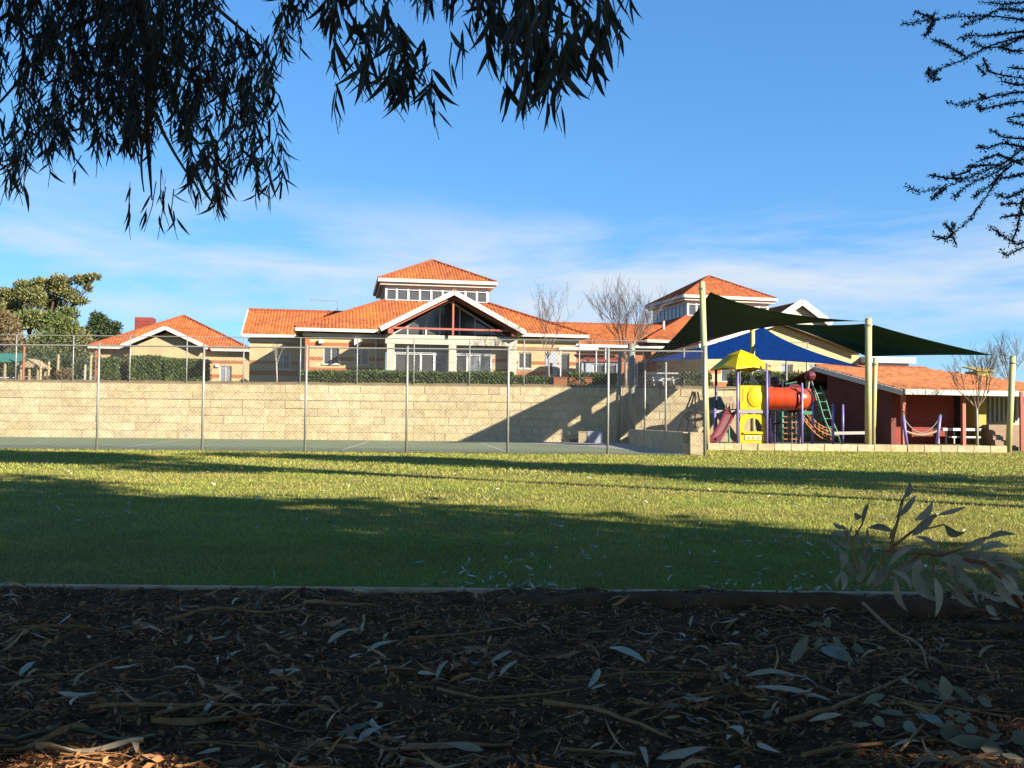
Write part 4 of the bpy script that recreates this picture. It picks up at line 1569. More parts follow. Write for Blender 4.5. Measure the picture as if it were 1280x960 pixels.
# leaning swing posts at the right with sagging chain seat
sw_ = thing('chain_walk', 'two leaning lilac posts with sagging chains in front of the shelter', 'play equipment', (gx(1152, 36), 36, GZ))
for (p0_, p1_) in (((1133.5, 556), (1129, 521)), ((1171, 556), (1175, 520))):
    part(MB().tube([at(*p0_, 36), at(*p1_, 36)], .06, 10), 'post', 'purple', sw_, True)
    q_ = at(*p1_, 36)
    part(MB().tube([q_, q_ + Vector((0, 0, .06))], [.06, .03], 10), 'post_cap', 'pgreen', sw_)
for (ya, yb, sag_) in ((523, 523, 18), (538, 537, 6)):
    pts_ = [at(1130 + 44 * t, ya + (yb - ya) * t + sag_ * 4 * t * (1 - t), 36) for t in np.linspace(0, 1, 9)]
    part(MB().tube(pts_, .018 if sag_ > 10 else .04, 5), 'chain', 'galv' if sag_ > 10 else 'timber', sw_)
# tripod net swing left of the tall pole, behind the low wall
ts = thing('tripod_swing', 'black rope tripod with hanging round net behind the low wall', 'play equipment', (gx(868, 39), 39, GZ))
for (p0_, p1_, Y0, Y1) in (((846, 541), (866, 490), 38, 39.5), ((857, 543), (868, 490), 37.6, 39.5), ((869, 545), (869, 490), 40, 39.5), ((884, 545), (872, 490), 39, 39.5)):
    part(MB().tube([at(*p0_, Y0), at(*p1_, Y1)], .035, 7), 'leg', 'black', ts, True)
pts_ = [at(858 + 22 * (.5 - .5 * math.cos(t)), 520 + 5 * math.sin(t), 38.6 + .4 * math.sin(t)) for t in np.linspace(0, 2 * PI, 13)]
part(MB().tube(pts_, .07, 6), 'net_ring', 'black', ts, True)
for k in (0, 3, 6, 9):
    part(MB().tube([pts_[k], at(868.5, 491, 39.5)], .012, 4), 'hanging_rope', 'black', ts)
# sandy mound behind the tripod
mdn = MB()
prof = [(824, 548), (838, 537), (850, 524), (862, 511), (874, 502), (886, 497), (900, 495), (918, 496), (932, 510), (940, 525)]
rows = []
for (Y, f) in ((41.0, .0), (41.6, .75), (42.6, 1.0), (44.6, .9)):
    row = []
    for (px, py) in prof:
        q_ = at(px, py, 42.2)
        row.append((q_.x, Y, GZ + (q_.z - GZ) * f))
    rows.append(row)
for r0_, r1_ in zip(rows, rows[1:]):
    for i in range(len(prof) - 1):
        mdn.poly([r0_[i], r0_[i + 1], r1_[i + 1], r1_[i]])
struct(mdn.build('sand_mound_ground', 'sand', None, True))
# limestone rocks at the mound's foot
import bmesh


def rock(loc_, s, seed, label):
    r = random.Random(seed)
    bm = bmesh.new()
    bmesh.ops.create_icosphere(bm, subdivisions=2, radius=1)
    for v in bm.verts:
        f = 1 + .35 * noise.noise(v.co * 1.7 + Vector((seed, 0, 0)))
        v.co = Vector((v.co.x * s[0], v.co.y * s[1], v.co.z * s[2])) * f
    me = bpy.data.meshes.new('limestone_rock')
    bm.to_mesh(me)
    bm.free()
    me.materials.append(M['lime'])
    o = bpy.data.objects.new('limestone_rock', me)
    o.location = loc_
    C.objects.link(o)
    tag(o, label, 'rock', 'rocks at the mound foot')


rock((gx(868, 35.5), 35.5, .3), (.35, .3, .28), 1, 'pale limestone rock beside the tall sail pole')
rock((gx(855, 36.5), 36.5, .28), (.3, .25, .25), 2, 'pale limestone rock under the left tripod leg')
rock((gx(874, 36.6), 36.6, .5), (.3, .25, .32), 3, 'upper pale limestone rock below the tripod net')
# white picnic setting on the shaded terrace
pc = thing('picnic_table', 'white picnic table with benches on the shaded terrace left of the tall pole', 'table', (gx(828, 50), 50.0, 2.72))
MB().box(-.75, .75, -.4, .4, .72, .78).build('table_top', 'white', pc)
for s_ in (-1, 1):
    MB().box(-.75, .75, s_ * .75 - .14, s_ * .75 + .14, .43, .48).build('bench', 'white', pc)
    MB().beam((s_ * .5, -.75, 0), (s_ * .5, .05, .72), .06, .06).build('leg', 'white', pc)
    MB().beam((s_ * .5, .75, 0), (s_ * .5, -.05, .715), .05, .06).build('leg', 'white', pc)
pcb = thing('plastic_chair', 'small white plastic chair beside the terrace picnic table', 'chair', (gx(824, 48.4), 48.4, 2.72))
MB().box(-.22, .22, -.2, .2, .26, .30).build('seat', 'white', pcb)
MB().box(-.22, .22, .17, .21, .30, .6).build('backrest', 'white', pcb)
for sx_ in (-1, 1):
    for sy_ in (-1, 1):
        MB().box(sx_ * .19 - .02, sx_ * .19 + .02, sy_ * .17 - .02, sy_ * .17 + .02, 0, .26).build('leg', 'white', pcb)
# crates stored at the wall foot
for (px, Y, w, h, m, lab) in ((728, 44.9, .36, .48, 'timber', 'pale timber box at the foot of the wall shadow'), (744, 45.0, .72, .5, 'door', 'blue-grey box beside the pale timber box'), (712, 45.2, .7, .12, 'dark', 'low dark mat roll lying against the wall')):
    x = gx(px, Y)
    t_ = thing('storage_box', lab, 'box', (x, Y, .016))
    MB().box(-w / 2, w / 2, -.25, .25, 0, h).build('box_body', m, t_)
    MB().box(-w / 2 - .02, w / 2 + .02, -.27, .27, h + .002, h + .035).build('lid', m, t_)
# far-left cubby house and teal shelter
cbh = thing('cubby_house', 'small pale timber cubby house under the trees at far left', 'playhouse', (gx(36, 58), 58, 2.75))
for (x, y) in ((-.5, 0), (.5, 0), (0, 0), (-.5, .9), (.5, .9)):
    MB().box(x - .05, x + .05, y - .05, y + .05, 0, 1.15).build('post', 'timber', cbh)
MB().prism([(-.7, -.15, 1.12), (.7, -.15, 1.12), (0, -.15, 1.55)], (0, .06, 0)).build('gable', 'timber', cbh)
for s_ in (-1, 1):
    MB().prism([(s_ * .78, -.2, 1.08), (0, -.2, 1.6), (0, -.2, 1.65), (s_ * .78, -.2, 1.14)], (0, 1.3, 0)).build('roof', 'teal' if s_ < 0 else 'timber', cbh)
MB().box(-.5, .5, -.03, .03, .55, .6).build('rail', 'timber', cbh)
tsn = thing('teal_shelter', 'teal-roofed play shelter at the far left edge of the terrace', 'shelter', (gx(8, 59), 59, 2.75))
MB().prism([(-3.0, -.8, 1.45), (1.1, -.8, 1.45), (.9, .6, 2.0), (-3.0, .6, 2.0)], (0, 0, .05)).build('roof', 'teal', tsn)
for x in (-1.2, .2, .95):
    MB().box(x - .05, x + .05, -.7, -.6, 0, 1.45).build('post', 'timber', tsn)
MB().box(-1.2, .95, -.68, -.64, .5, .56).build('rail', 'white', tsn)
for k, (px, h_, lab) in enumerate(((28, 2.35, 'reddish pole beside the cubby house'), (49.5, 1.5, 'short pale post right of the cubby house'), (59.5, 1.45, 'second pale post right of the cubby house'), (71, 1.9, 'bent pale tree stake before the dark shrubs'), (105, 1.3, 'slim white post left of the brick house'), (112, 1.9, 'thicker post at the brick house corner'))):
    x = gx(px, 57.5)
    o = MB().tube([(0, 0, 0), (.02, 0, h_)], .07, 7).build('timber_post', 'redsteel' if k == 0 else ('barepale' if k == 4 else 'timber'))
    o.location = (x, 57.5, 2.75)
    tag(o, lab, 'post', 'posts at the left of the terrace')

# ------------------------------------------------------------------ vegetation
def hedge(label, corners, h, z, n=3500, leaf=.09, m='hedge', wob=.06):
    """clipped hedge along plan rectangle: x0,x1,y0,y1 (world)"""
    x0, x1, y0, y1 = corners
    t = thing('hedge', label, 'hedge', ((x0 + x1) / 2, (y0 + y1) / 2, z))
    w, d = (x1 - x0) / 2, (y1 - y0) / 2
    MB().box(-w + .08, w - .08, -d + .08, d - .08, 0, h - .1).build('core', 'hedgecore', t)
    P = np.stack([rng.uniform(-w, w, n), rng.uniform(-d, d, n), rng.uniform(0, h, n)], 1)
    side = rng.random(n)
    P[side < .5, 1] = -d + rng.uniform(0, .08, (side < .5).sum())
    tp_ = (side >= .5) & (side < .85)
    P[tp_, 2] = h - rng.uniform(0, .1, tp_.sum())
    en = side >= .85
    P[en, 0] = np.where(rng.random(en.sum()) < .5, -w, w)
    bump_ = np.array([noise.noise(Vector((p[0] * 1.6, p[1] * 1.6, p[2] * 1.6))) for p in P])
    P[:, 1] -= bump_ * wob
    P[:, 2] += np.where(tp_, bump_ * wob * 1.3, 0)
    D = rng.normal(size=(n, 3)) + np.array([0, -.7, .5])
    V, F = card_arrays(P, D, rng.uniform(.7, 1.4, n) * leaf, rng.uniform(.5, .9, n) * leaf)
    link('foliage', np_mesh('foliage', V, F), m, t, 'stuff')
    return t


hedge('long low green hedge in front of the gabled entrance', (gx(378, 49), gx(640, 49), 48.7, 49.6), .62, TER + .2, 9000, .10)
hedge('short sparse hedge below the right-hand bare tree', (gx(642, 49), gx(690, 49), 48.8, 49.5), .45, TER + .2, 1500, .10)
hedge('dark shaded hedge below the kiosk window', (gx(712, 49), gx(770, 49), 48.6, 49.4), .62, TER + .2, 2200, .10)
hedge('dark shaded shrubs behind the play tower fence', (gx(905, 50), gx(1030, 50), 47.6, 49.2), .75, TER + .1, 5200, .11, wob=.2)
hedge('dark shaded shrubs left of the tall sail pole', (gx(845, 50), gx(878, 50), 47.6, 49.0), .7, TER + .1, 1500, .11, wob=.2)
HB = 60.0
hedge('leftmost green hedge block before the cream brick house', (gx(125, HB), gx(150, HB), 59.5, 61.5), 1.8, 2.75, 2600, .12)
hedge('middle green hedge block before the cream brick house', (gx(164, HB), gx(203, HB), 59.5, 61.5), 1.95, 2.75, 3600, .12)
hedge('right green hedge block before the cream brick house', (gx(207, HB), gx(253, HB), 59.7, 61.7), 1.8, 2.75, 3600, .12)


def crown_leaves(clumps, n, ls, up=.2, org=None):
    """leaf cards on and in lumpy clumps; clumps = (centre, radii)"""
    vol = np.array([c[1][0] * c[1][1] * c[1][2] for c in clumps]) ** .67
    cnt = np.maximum((vol / vol.sum() * n).astype(int), 10)
    Ps, Ds = [], []
    for (c, r), k in zip(clumps, cnt):
        d = nrm(rng.normal(size=(k, 3)))
        rad = rng.uniform(.25, 1.12, k) ** .7
        Ps.append(np.array(c) + d * rad[:, None] * np.array(r))
        Ds.append(d * .6 + rng.normal(size=(k, 3)) * .7 + np.array([0, 0, up]))
    P, D = np.concatenate(Ps), np.concatenate(Ds)
    if org is not None:
        m_ = open_mask(P + np.array(org))
        P, D = P[m_], D[m_]
    k = len(P)
    return card_arrays(P, D, rng.uniform(.6, 1.4, k) * ls, rng.uniform(.35, .6, k) * ls)


def limb(mb, p, q, r0, r1, n=6, seg=5, bend=.12):
    p, q = Vector(p), Vector(q)
    d = q - p
    pts_, rad = [], []
    off = Vector((random.uniform(-1, 1), random.uniform(-1, 1), random.uniform(-.4, .4))) * d.length * bend
    for i in range(seg + 1):
        t = i / seg
        pts_.append(p + d * t + off * math.sin(PI * t))
        rad.append(r0 + (r1 - r0) * t)
    mb.tube(pts_, rad, n)


def leafy_tree(label, base, fork, clumps, n, ls, m, tr=.2, cat='tree', up=.2, group=None, name='leafy_tree'):
    t = thing(name, label, cat, base, 0, group)
    tb_ = MB()
    limb(tb_, (0, 0, -.1), fork, tr, tr * .65, 8, 6, .04)
    tb_.build('trunk', 'bark', t, True)
    br = MB()
    for (c, r) in clumps:
        limb(br, fork, c, tr * .4, tr * .08, 5, 5, .1)
        for k in range(3):
            e_ = Vector(c) + Vector((random.uniform(-.8, .8) * r[0], random.uniform(-.8, .8) * r[1], random.uniform(-.5, .8) * r[2]))
            limb(br, Vector(fork).lerp(Vector(c), .6), e_, tr * .14, tr * .03, 4, 4, .1)
    br.build('branches', 'bark', t, True)
    V, F = crown_leaves(clumps, n, ls, up, base if name == 'gum_tree' else None)
    link('crown', np_mesh('crown', V, F), m, t, 'stuff')
    return t


def rel(px, py, Y, base):
    return tuple(at(px, py, Y) - Vector(base))


def clump_px(lst, base, Y):
    out_ = []
    for (px, py, rx, rz, dy) in lst:
        q_ = at(px, py, Y + dy)
        s_ = (Y + dy) / FPX
        out_.append((tuple(q_ - Vector(base)), (rx * s_, max(rx, rz) * s_, rz * s_)))
    return out_


TB = (gx(38, 78), 78, 2.8)
leafy_tree('spreading olive-green tree at the left edge with a long branch reaching right', TB, (0.3, 0, 3.2),
           clump_px([(12, 392, 22, 14, 0), (40, 372, 16, 12, -1), (52, 356, 12, 8, 0), (30, 360, 12, 9, 1), (75, 352, 12, 8, 0), (85, 366, 12, 6, 0), (102, 350, 11, 5, 0), (116, 346, 9, 3, 0), (62, 378, 16, 10, 1),
                     (40, 400, 22, 12, -2), (70, 362, 8, 8, 0), (97, 376, 12, 4, 0), (20, 372, 16, 10, 1), (-20, 380, 25, 20, 0), (5, 368, 14, 7, 1), (110, 360, 5, 4, 0)], TB, 78), 19000, .25, 'leafa', .28)
TB = (gx(78, 72), 72, 2.8)
leafy_tree('rounded bright green tree left of the cream brick house', TB, (0, 0, 2.2),
           clump_px([(80, 412, 20, 14, 0), (60, 428, 24, 14, -1), (95, 425, 18, 16, 0), (108, 440, 12, 16, 0), (45, 442, 22, 14, -2), (85, 392, 12, 8, 1), (30, 450, 22, 12, 0), (75, 445, 24, 14, 0), (66, 398, 12, 8, 0)], TB, 72), 13000, .24, 'leafb' if False else 'leafa', .25)
TB = (gx(5, 70), 70, 2.8)
leafy_tree('brownish dry tree at the far left edge', TB, (0, 0, 2.0),
           clump_px([(8, 412, 16, 20, 0), (-10, 430, 24, 22, 0), (20, 432, 14, 10, -1), (2, 398, 10, 10, 0)], TB, 70), 5200, .24, 'leafc', .2)
TB = (gx(132, 95), 95, 2.8)
leafy_tree('distant dark green tree just left of the orange hip roof', TB, (0, 0, 2.2),
           clump_px([(124, 402, 11, 8, 0), (140, 410, 11, 8, 0), (118, 416, 14, 10, 0), (135, 422, 16, 10, 0), (121, 396, 7, 6, 0)], TB, 95), 5000, .28, 'leafb', .25)
TB = (gx(70, 64), 64, 2.75)
leafy_tree('low dark shrub thicket behind the cubby house', TB, (0, 0, .6),
           clump_px([(15, 455, 22, 14, 0), (50, 460, 22, 12, 0), (85, 458, 18, 14, 0), (98, 462, 14, 12, 0), (60, 448, 20, 8, 2), (30, 445, 22, 8, 2), (-15, 455, 18, 16, 0)], TB, 64), 6500, .26, 'leafb', .1, 'shrub', name='shrub')
TB = (gx(40, 90), 90, 2.8)
leafy_tree('dark belt of dense shrubs far behind the cubby house', TB, (0, 0, .8),
           clump_px([(px_, 462 + 3 * math.sin(px_), 14, 16, 0) for px_ in range(-40, 125, 15)], TB, 90), 9000, .34, 'leafb', .12, 'shrub', name='shrub')
TB = (gx(82, 57), 57, 2.75)
leafy_tree('small grey-brown bush right of the cubby house', TB, (0, 0, .2),
           clump_px([(78, 468, 8, 6, 0), (86, 467, 5, 5, 0), (60, 474, 6, 3, 0)], TB, 57), 900, .14, 'leafc', .05, 'shrub', name='shrub')
for (px, Y, lab) in ((158, 60.6, 'purplish twiggy shrub between the left hedge blocks'),):
    TB = (gx(px, Y), Y, 2.75)
    leafy_tree(lab, TB, (0, 0, .6), clump_px([(156, 460, 4, 8, 0), (159, 448, 3, 6, 0)], TB, Y), 260, .14, 'leafc', .08, 'shrub', name='shrub')


def bare_tree(label, base, H, spread, seed, levels=5, tr=.09, trunk_frac=.28, m='barebark', upright=.55, first=5, m2=None, nchild=(2, 4), rmin=.0075):
    r = random.Random(seed)
    t = thing('bare_tree', label, 'tree', base)
    tb_, bb_ = MB(), MB()
    th = H * trunk_frac
    lean = Vector((r.uniform(-.04, .04), r.uniform(-.04, .04), 1)) * th
    tb_.tube([(0, 0, -.1), lean * .5, lean], [tr, tr * .85, tr * .7], 8)
    tb_.build('trunk', m, t, True)

    def grow(p, d, ln, rad, lev):
        d = d.normalized()
        pts_, rd = [p], [rad]
        cur = p
        for i in range(3):
            d = (d + Vector((r.uniform(-.14, .14), r.uniform(-.14, .14), upright * .22))).normalized()
            cur = cur + d * ln / 3
            pts_.append(cur)
            rd.append(max(rad * (1 - .22 * (i + 1)), rmin * .8))
        bb_.tube(pts_, rd, 5 if lev < 2 else 3, False)
        if lev >= levels:
            return
        for k in range(r.randint(*nchild)):
            a_ = r.uniform(0, 2 * PI)
            tilt = r.uniform(.25, .7) * spread
            side = Vector((math.cos(a_), math.sin(a_), 0))
            nd = (d * math.cos(tilt) + side * math.sin(tilt)).normalized()
            at_ = pts_[r.choice((1, 2, 3, 3))]
            grow(at_, nd, ln * r.uniform(.6, .85), max(rad * .55, rmin), lev + 1)
    for k in range(first):
        a_ = 2 * PI * k / first + r.uniform(-.4, .4)
        tilt = r.uniform(.3, .75) * spread
        nd = Vector((math.cos(a_) * math.sin(tilt), math.sin(a_) * math.sin(tilt), math.cos(tilt)))
        grow(lean * r.uniform(.85, 1), nd, H * .27, tr * .5, 1)
    bb_.build('branches', m2 or m, t)
    return t


bare_tree('slender bare tree in front of the cream wall right of the entrance gable', (gx(686, 50.5), 50.5, TER + .2), 5.0, .9, 3, 5, .055, .32, upright=.7, first=6, nchild=(2, 3), rmin=.006)
bare_tree('large bare vase-shaped tree between the two pavilions', (gx(782, 57), 57, 2.75), 6.6, 1.0, 12, 5, .11, .26, upright=.55, first=9, nchild=(2, 4), rmin=.007)
bare_tree('thin bare multi-stem tree left of the large bare tree', (gx(735, 58.5), 58.5, 2.75), 3.5, .8, 23, 4, .05, .35, upright=.5, first=4)
bare_tree('young leafless tree with pale trunk before the shaded left wing', (gx(346, 52.5), 52.5, TER + .2), 2.2, .7, 31, 3, .05, .55, m='barepale', first=4)
bare_tree('leafless tree with slim white trunk in front of the shelter roof', (gx(1221, 36.6), 36.6, GZ), 3.6, .95, 41, 4, .055, .42, m='barepale', m2='barebark', first=7, upright=.5, rmin=.006)
bare_tree('distant bare tree beyond the leaning pole at far right', (gx(1262, 62), 62, 2.6), 4.6, .9, 51, 4, .08, .25, first=6)
bare_tree('distant bare tree behind the ochre hut', (gx(1232, 66), 66, 2.6), 4.2, .9, 57, 4, .08, .25, first=6)

# trees behind the viewer, whose crowns shade mulch and lawn
def shade_tree(label, base, H, clumps, n, ls=.42):
    return leafy_tree(label, base, (0, 0, H * .45), clumps, n, ls, 'gum', .25, up=-.3, name='gum_tree', group='gum trees behind the viewer')


def ring_clumps(cx_, cy_, z0, z1, rad, k, r, seed):
    q_ = random.Random(seed)
    o_ = []
    for i in range(k):
        a_ = q_.uniform(0, 2 * PI)
        d_ = rad * math.sqrt(q_.random())
        o_.append(((cx_ + d_ * math.cos(a_), cy_ + d_ * math.sin(a_), q_.uniform(z0, z1)), (r * q_.uniform(.8, 1.3), r * q_.uniform(.8, 1.3), r * q_.uniform(.5, .8))))
    return o_


SHADE = [
    ('broad gum tree close behind the viewer on the right', (5.5, -3.5, .1), 9, ring_clumps(0, 0, 3.4, 9.5, 4.8, 26, 1.6, 1), 11000),
    ('second gum tree behind the viewer further right', (11.5, -4.0, .1), 9, ring_clumps(0, 0, 3.2, 8.5, 3.6, 18, 1.5, 2), 7500),
    ('third gum tree to the right of the mulch bed', (9.3, .1, .1), 9, ring_clumps(0, 0, 4.2, 9.2, 2.5, 16, 1.35, 3), 7500),
    ('tall slim gum tree right of the lawn edge', (11.5, 6.8, 0), 14, ring_clumps(0, 0, 10.0, 14.0, 1.8, 14, 1.2, 6), 6000),
    ('tall gum tree on the right side of the lawn', (18.5, 7.6, 0), 15, ring_clumps(0, 0, 6.0, 14.0, 2.4, 18, 1.3, 4), 6500),
]
for (lab, base, H, cl_, n) in SHADE:
    shade_tree(lab, base, H, cl_, n)

# ------------------------------------------------------------------ the near gum tree whose foliage hangs into view
GT = thing('gum_tree', 'overhanging gum tree with drooping sickle leaves along the top left of the view', 'tree', (-4.6, 2.2, .1))
G0 = Vector(GT.location)
tb_ = MB()
tb_.tube([Vector((0, 0, -.1)), Vector((.1, .1, 1.5)), Vector((.1, .5, 3.2)), Vector((.5, 1.2, 5.0)), Vector((.9, 1.6, 7))], [.3, .26, .22, .17, .1], 10)
tb_.build('trunk', 'bark', GT, True)
bough = MB()
ends = [at(170, -20, 5.6), at(186, 60, 5.6), at(184, 170, 5.5), at(190, 250, 5.5)]
bough.tube([G0 + Vector((.1, .55, 3.3)), G0 + Vector((.9, 2.0, 4.0))] + ends, [.09, .06, .036, .026, .016, .004], 8)
for (p_, q_, r_) in ((at(175, 0, 5.6), at(40, 60, 5.5), .022), (at(186, 60, 5.6), at(300, 150, 5.3), .018), (at(184, 120, 5.5), at(250, 240, 5.2), .014), (at(175, 0, 5.6), at(90, 150, 5.8), .018),
                     (at(120, -60, 5.6), at(-20, 150, 5.6), .018), (at(200, -60, 5.3), at(330, 60, 5.0), .02), (at(184, 150, 5.5), at(180, 240, 5.4), .012)):
    limb(bough, p_, q_, r_, r_ * .3, 5, 5, .06)
# second bough over the top to the right-hand sprays
bough.tube([G0 + Vector((.5, 1.2, 5.0)), at(200, -330, 4.6), at(420, -150, 4.3), at(560, -90, 4.2), at(720, -60, 4.0)], [.07, .05, .035, .022, .01], 7)
for (p_, q_, r_) in ((at(380, -150, 4.4), at(470, 30, 4.2), .012), (at(470, 30, 4.2), at(545, 120, 4.1), .007), (at(560, -90, 4.2), at(640, 40, 4.0), .01), (at(640, -80, 4.1), at(720, 60, 4.0), .01), (at(720, -60, 4.0), at(765, 60, 3.9), .008), (at(380, -150, 4.4), at(360, 20, 4.5), .01)):
    limb(bough, p_, q_, r_, r_ * .35, 5, 5, .05)
o = bough.build('bough', 'bark', None, True)
loc(o, GT)

LP, LD, LL, LW = [], [], [], []
twigs = MB()


def twig(px, py, Y, lenpx, n, leaf, slant=0.0, spread=.45):
    """a hanging twig ending near px,py with drooping leaves"""
    tip = at(px, py, Y)
    s_ = Y / FPX
    topv = tip + Vector((-slant * lenpx * s_, random.uniform(-.12, .12), lenpx * s_))
    mid = (tip + topv) / 2 + Vector((random.uniform(-.03, .03), random.uniform(-.03, .03), 0))
    twigs.tube([topv, mid, tip], [.0035, .0028, .0016], 3, False)
    for k in range(n):
        t = random.random() ** .8
        p_ = topv.lerp(mid, t * 2) if t < .5 else mid.lerp(tip, t * 2 - 1)
        L_ = leaf * random.uniform(.7, 1.25)
        p_ = p_ + Vector((0, 0, L_ * .75))
        LP.append(p_)
        LD.append((random.gauss(0, spread) + slant * .4, random.gauss(0, spread), -1))
        LL.append(L_)
        LW.append(L_ * random.uniform(.10, .16))


def pip(x, y, poly):
    return bool(inside(np.array([float(x)]), np.array([float(y)]), poly)[0])


def fill(poly, n, Y, lenpx, nl, leaf, slant=0.0, spread=.45):
    x0, x1 = min(p[0] for p in poly), max(p[0] for p in poly)
    y0, y1 = min(p[1] for p in poly), max(p[1] for p in poly)
    k = 0
    while k < n:
        x, y = random.uniform(x0, x1), random.uniform(y0, y1)
        if pip(x, y, poly):
            twig(x, y, Y + random.uniform(-.5, .5), lenpx * random.uniform(.7, 1.3), random.randint(int(nl * .7), int(nl * 1.3)), leaf, slant + random.uniform(-.25, .25), spread)
            k += 1


MAIN = [(-40, -40), (265, -40), (275, 60), (330, 95), (345, 150), (320, 195), (240, 205), (200, 212), (100, 212), (40, 225), (-40, 250)]
fill(MAIN, 430, 5.7, 55, 13, .11, 0, .36)
fill([(40, -20), (250, -20), (250, 190), (20, 215)], 170, 6.3, 50, 12, .12)
fill([(228, 200), (330, 190), (352, 240), (350, 280), (300, 255), (262, 282), (240, 262)], 34, 5.3, 45, 9, .12)
fill([(-10, 235), (40, 225), (30, 262), (5, 278)], 9, 5.4, 40, 6, .12)
for (x, y) in ((163, 300), (180, 290), (197, 300), (212, 285), (222, 300)):
    twig(x, y, 5.2, 70, 4, .12, random.uniform(-.2, .2), .35)
for (x, y) in ((60, 235), (95, 232), (120, 222), (345, 170), (352, 200), (338, 180), (358, 225)):
    twig(x, y, 5.4, 45, 5, .12, .1, .5)
fill([(325, -30), (385, -30), (383, 60), (365, 92), (345, 88), (335, 30)], 20, 4.8, 45, 8, .12)
fill([(380, -40), (560, -40), (545, 20), (440, 35), (395, 50)], 26, 4.5, 45, 7, .12)
fill([(412, 20), (470, 40), (545, 110), (552, 165), (525, 165), (480, 140), (455, 142), (430, 150), (415, 120)], 26, 4.1, 40, 7, .135, .25)
twig(423, 168, 4.1, 60, 4, .14)
twig(549, 175, 4.0, 60, 6, .14, .3)
fill([(520, -30), (640, -30), (615, 70), (570, 60), (530, 30)], 22, 4.2, 45, 7, .13)
fill([(595, -30), (790, -30), (785, 20), (760, 75), (740, 115), (700, 150), (680, 155), (640, 150), (610, 100)], 62, 3.95, 55, 7, .15, 0, .3)
for (x, y) in ((628, 153), (655, 162), (685, 160), (702, 165), (735, 124), (740, 118), (772, 85), (790, 30), (565, 108), (578, 100)):
    twig(x, y, 3.9, 50, 3, .15, 0, .25)
# foliage continuing above the frame so the light through it is right
for (poly, n) in (([(-300, -330), (330, -330), (330, -40), (-300, -40)], 190), ([(330, -330), (820, -330), (800, -40), (330, -40)], 120), ([(-330, -40), (-40, -40), (-40, 250), (-330, 250)], 90)):
    fill(poly, n, 5.0, 60, 10, .14)
o = twigs.build('twigs', 'bark')
loc(o, GT)
LP = np.array([tuple(p) for p in LP])
LD, LL, LW = np.array(LD), np.array(LL), np.array(LW)
# the leaves that stand clear at the rim are single parts, the rest one mass
mw = cam.matrix_world.inverted()
cc = np.array([tuple(mw @ Vector(p)) for p in LP])
PXx = 640 + FPX * cc[:, 0] / -cc[:, 2]
PYy = 480 - FPX * cc[:, 1] / -cc[:, 2]
score = (LL * LW) / (LP[:, 1] ** 2) * np.where((PYy > -10) & (PXx > -10), 1, 0) * np.where((PXx > 395) | (PYy > 190), 1.0, .35)
order = np.argsort(-score)
single = order[:290]
rest = order[290:]
rest = rest[open_mask(LP[rest])]
V, F = leaf_arrays(LP[rest] - np.array(G0), LD[rest], LL[rest], LW[rest], .32)
link('foliage', np_mesh('foliage', V, F, True), 'gum', GT, 'stuff')
V, F = crown_leaves([c for c in ring_clumps(4.9, .2, 3.9, 7.0, 4.6, 34, 1.2, 77) if c[0][2] > 3.6 + .45 * max(0, c[0][1] + 2.2 - 3)], 9000, .3, -.4, G0)  # unseen upper crown, added overhead to cut sky light on the mulch
link('crown', np_mesh('crown', V, F), 'gum', GT, 'stuff')
leafmeshes = []
for k in range(8):
    V, F = leaf_arrays(np.zeros((1, 3)), np.array([[0, 0, -1.0]]), np.array([1.0]), np.array([.15 + .01 * (k % 3)]), .28, roll=np.array([[0, 1.0, 0]]))
    me = np_mesh('leaf', V, F, True)
    me.materials.append(M['gumone'])
    leafmeshes.append(me)
for i in single:
    o = bpy.data.objects.new('leaf', random.choice(leafmeshes))
    q_ = Vector((0, 0, -1)).rotation_difference(Vector(LD[i]).normalized())
    o.rotation_mode = 'QUATERNION'
    from mathutils import Quaternion
    o.rotation_quaternion = q_ @ Quaternion((0, 0, 1), random.uniform(-1.1, 1.1) + (PI if random.random() < .5 else 0))
    o.location = Vector(LP[i]) - G0
    o.scale = (LL[i], LL[i], LL[i])
    o.parent = GT
    C.objects.link(o)

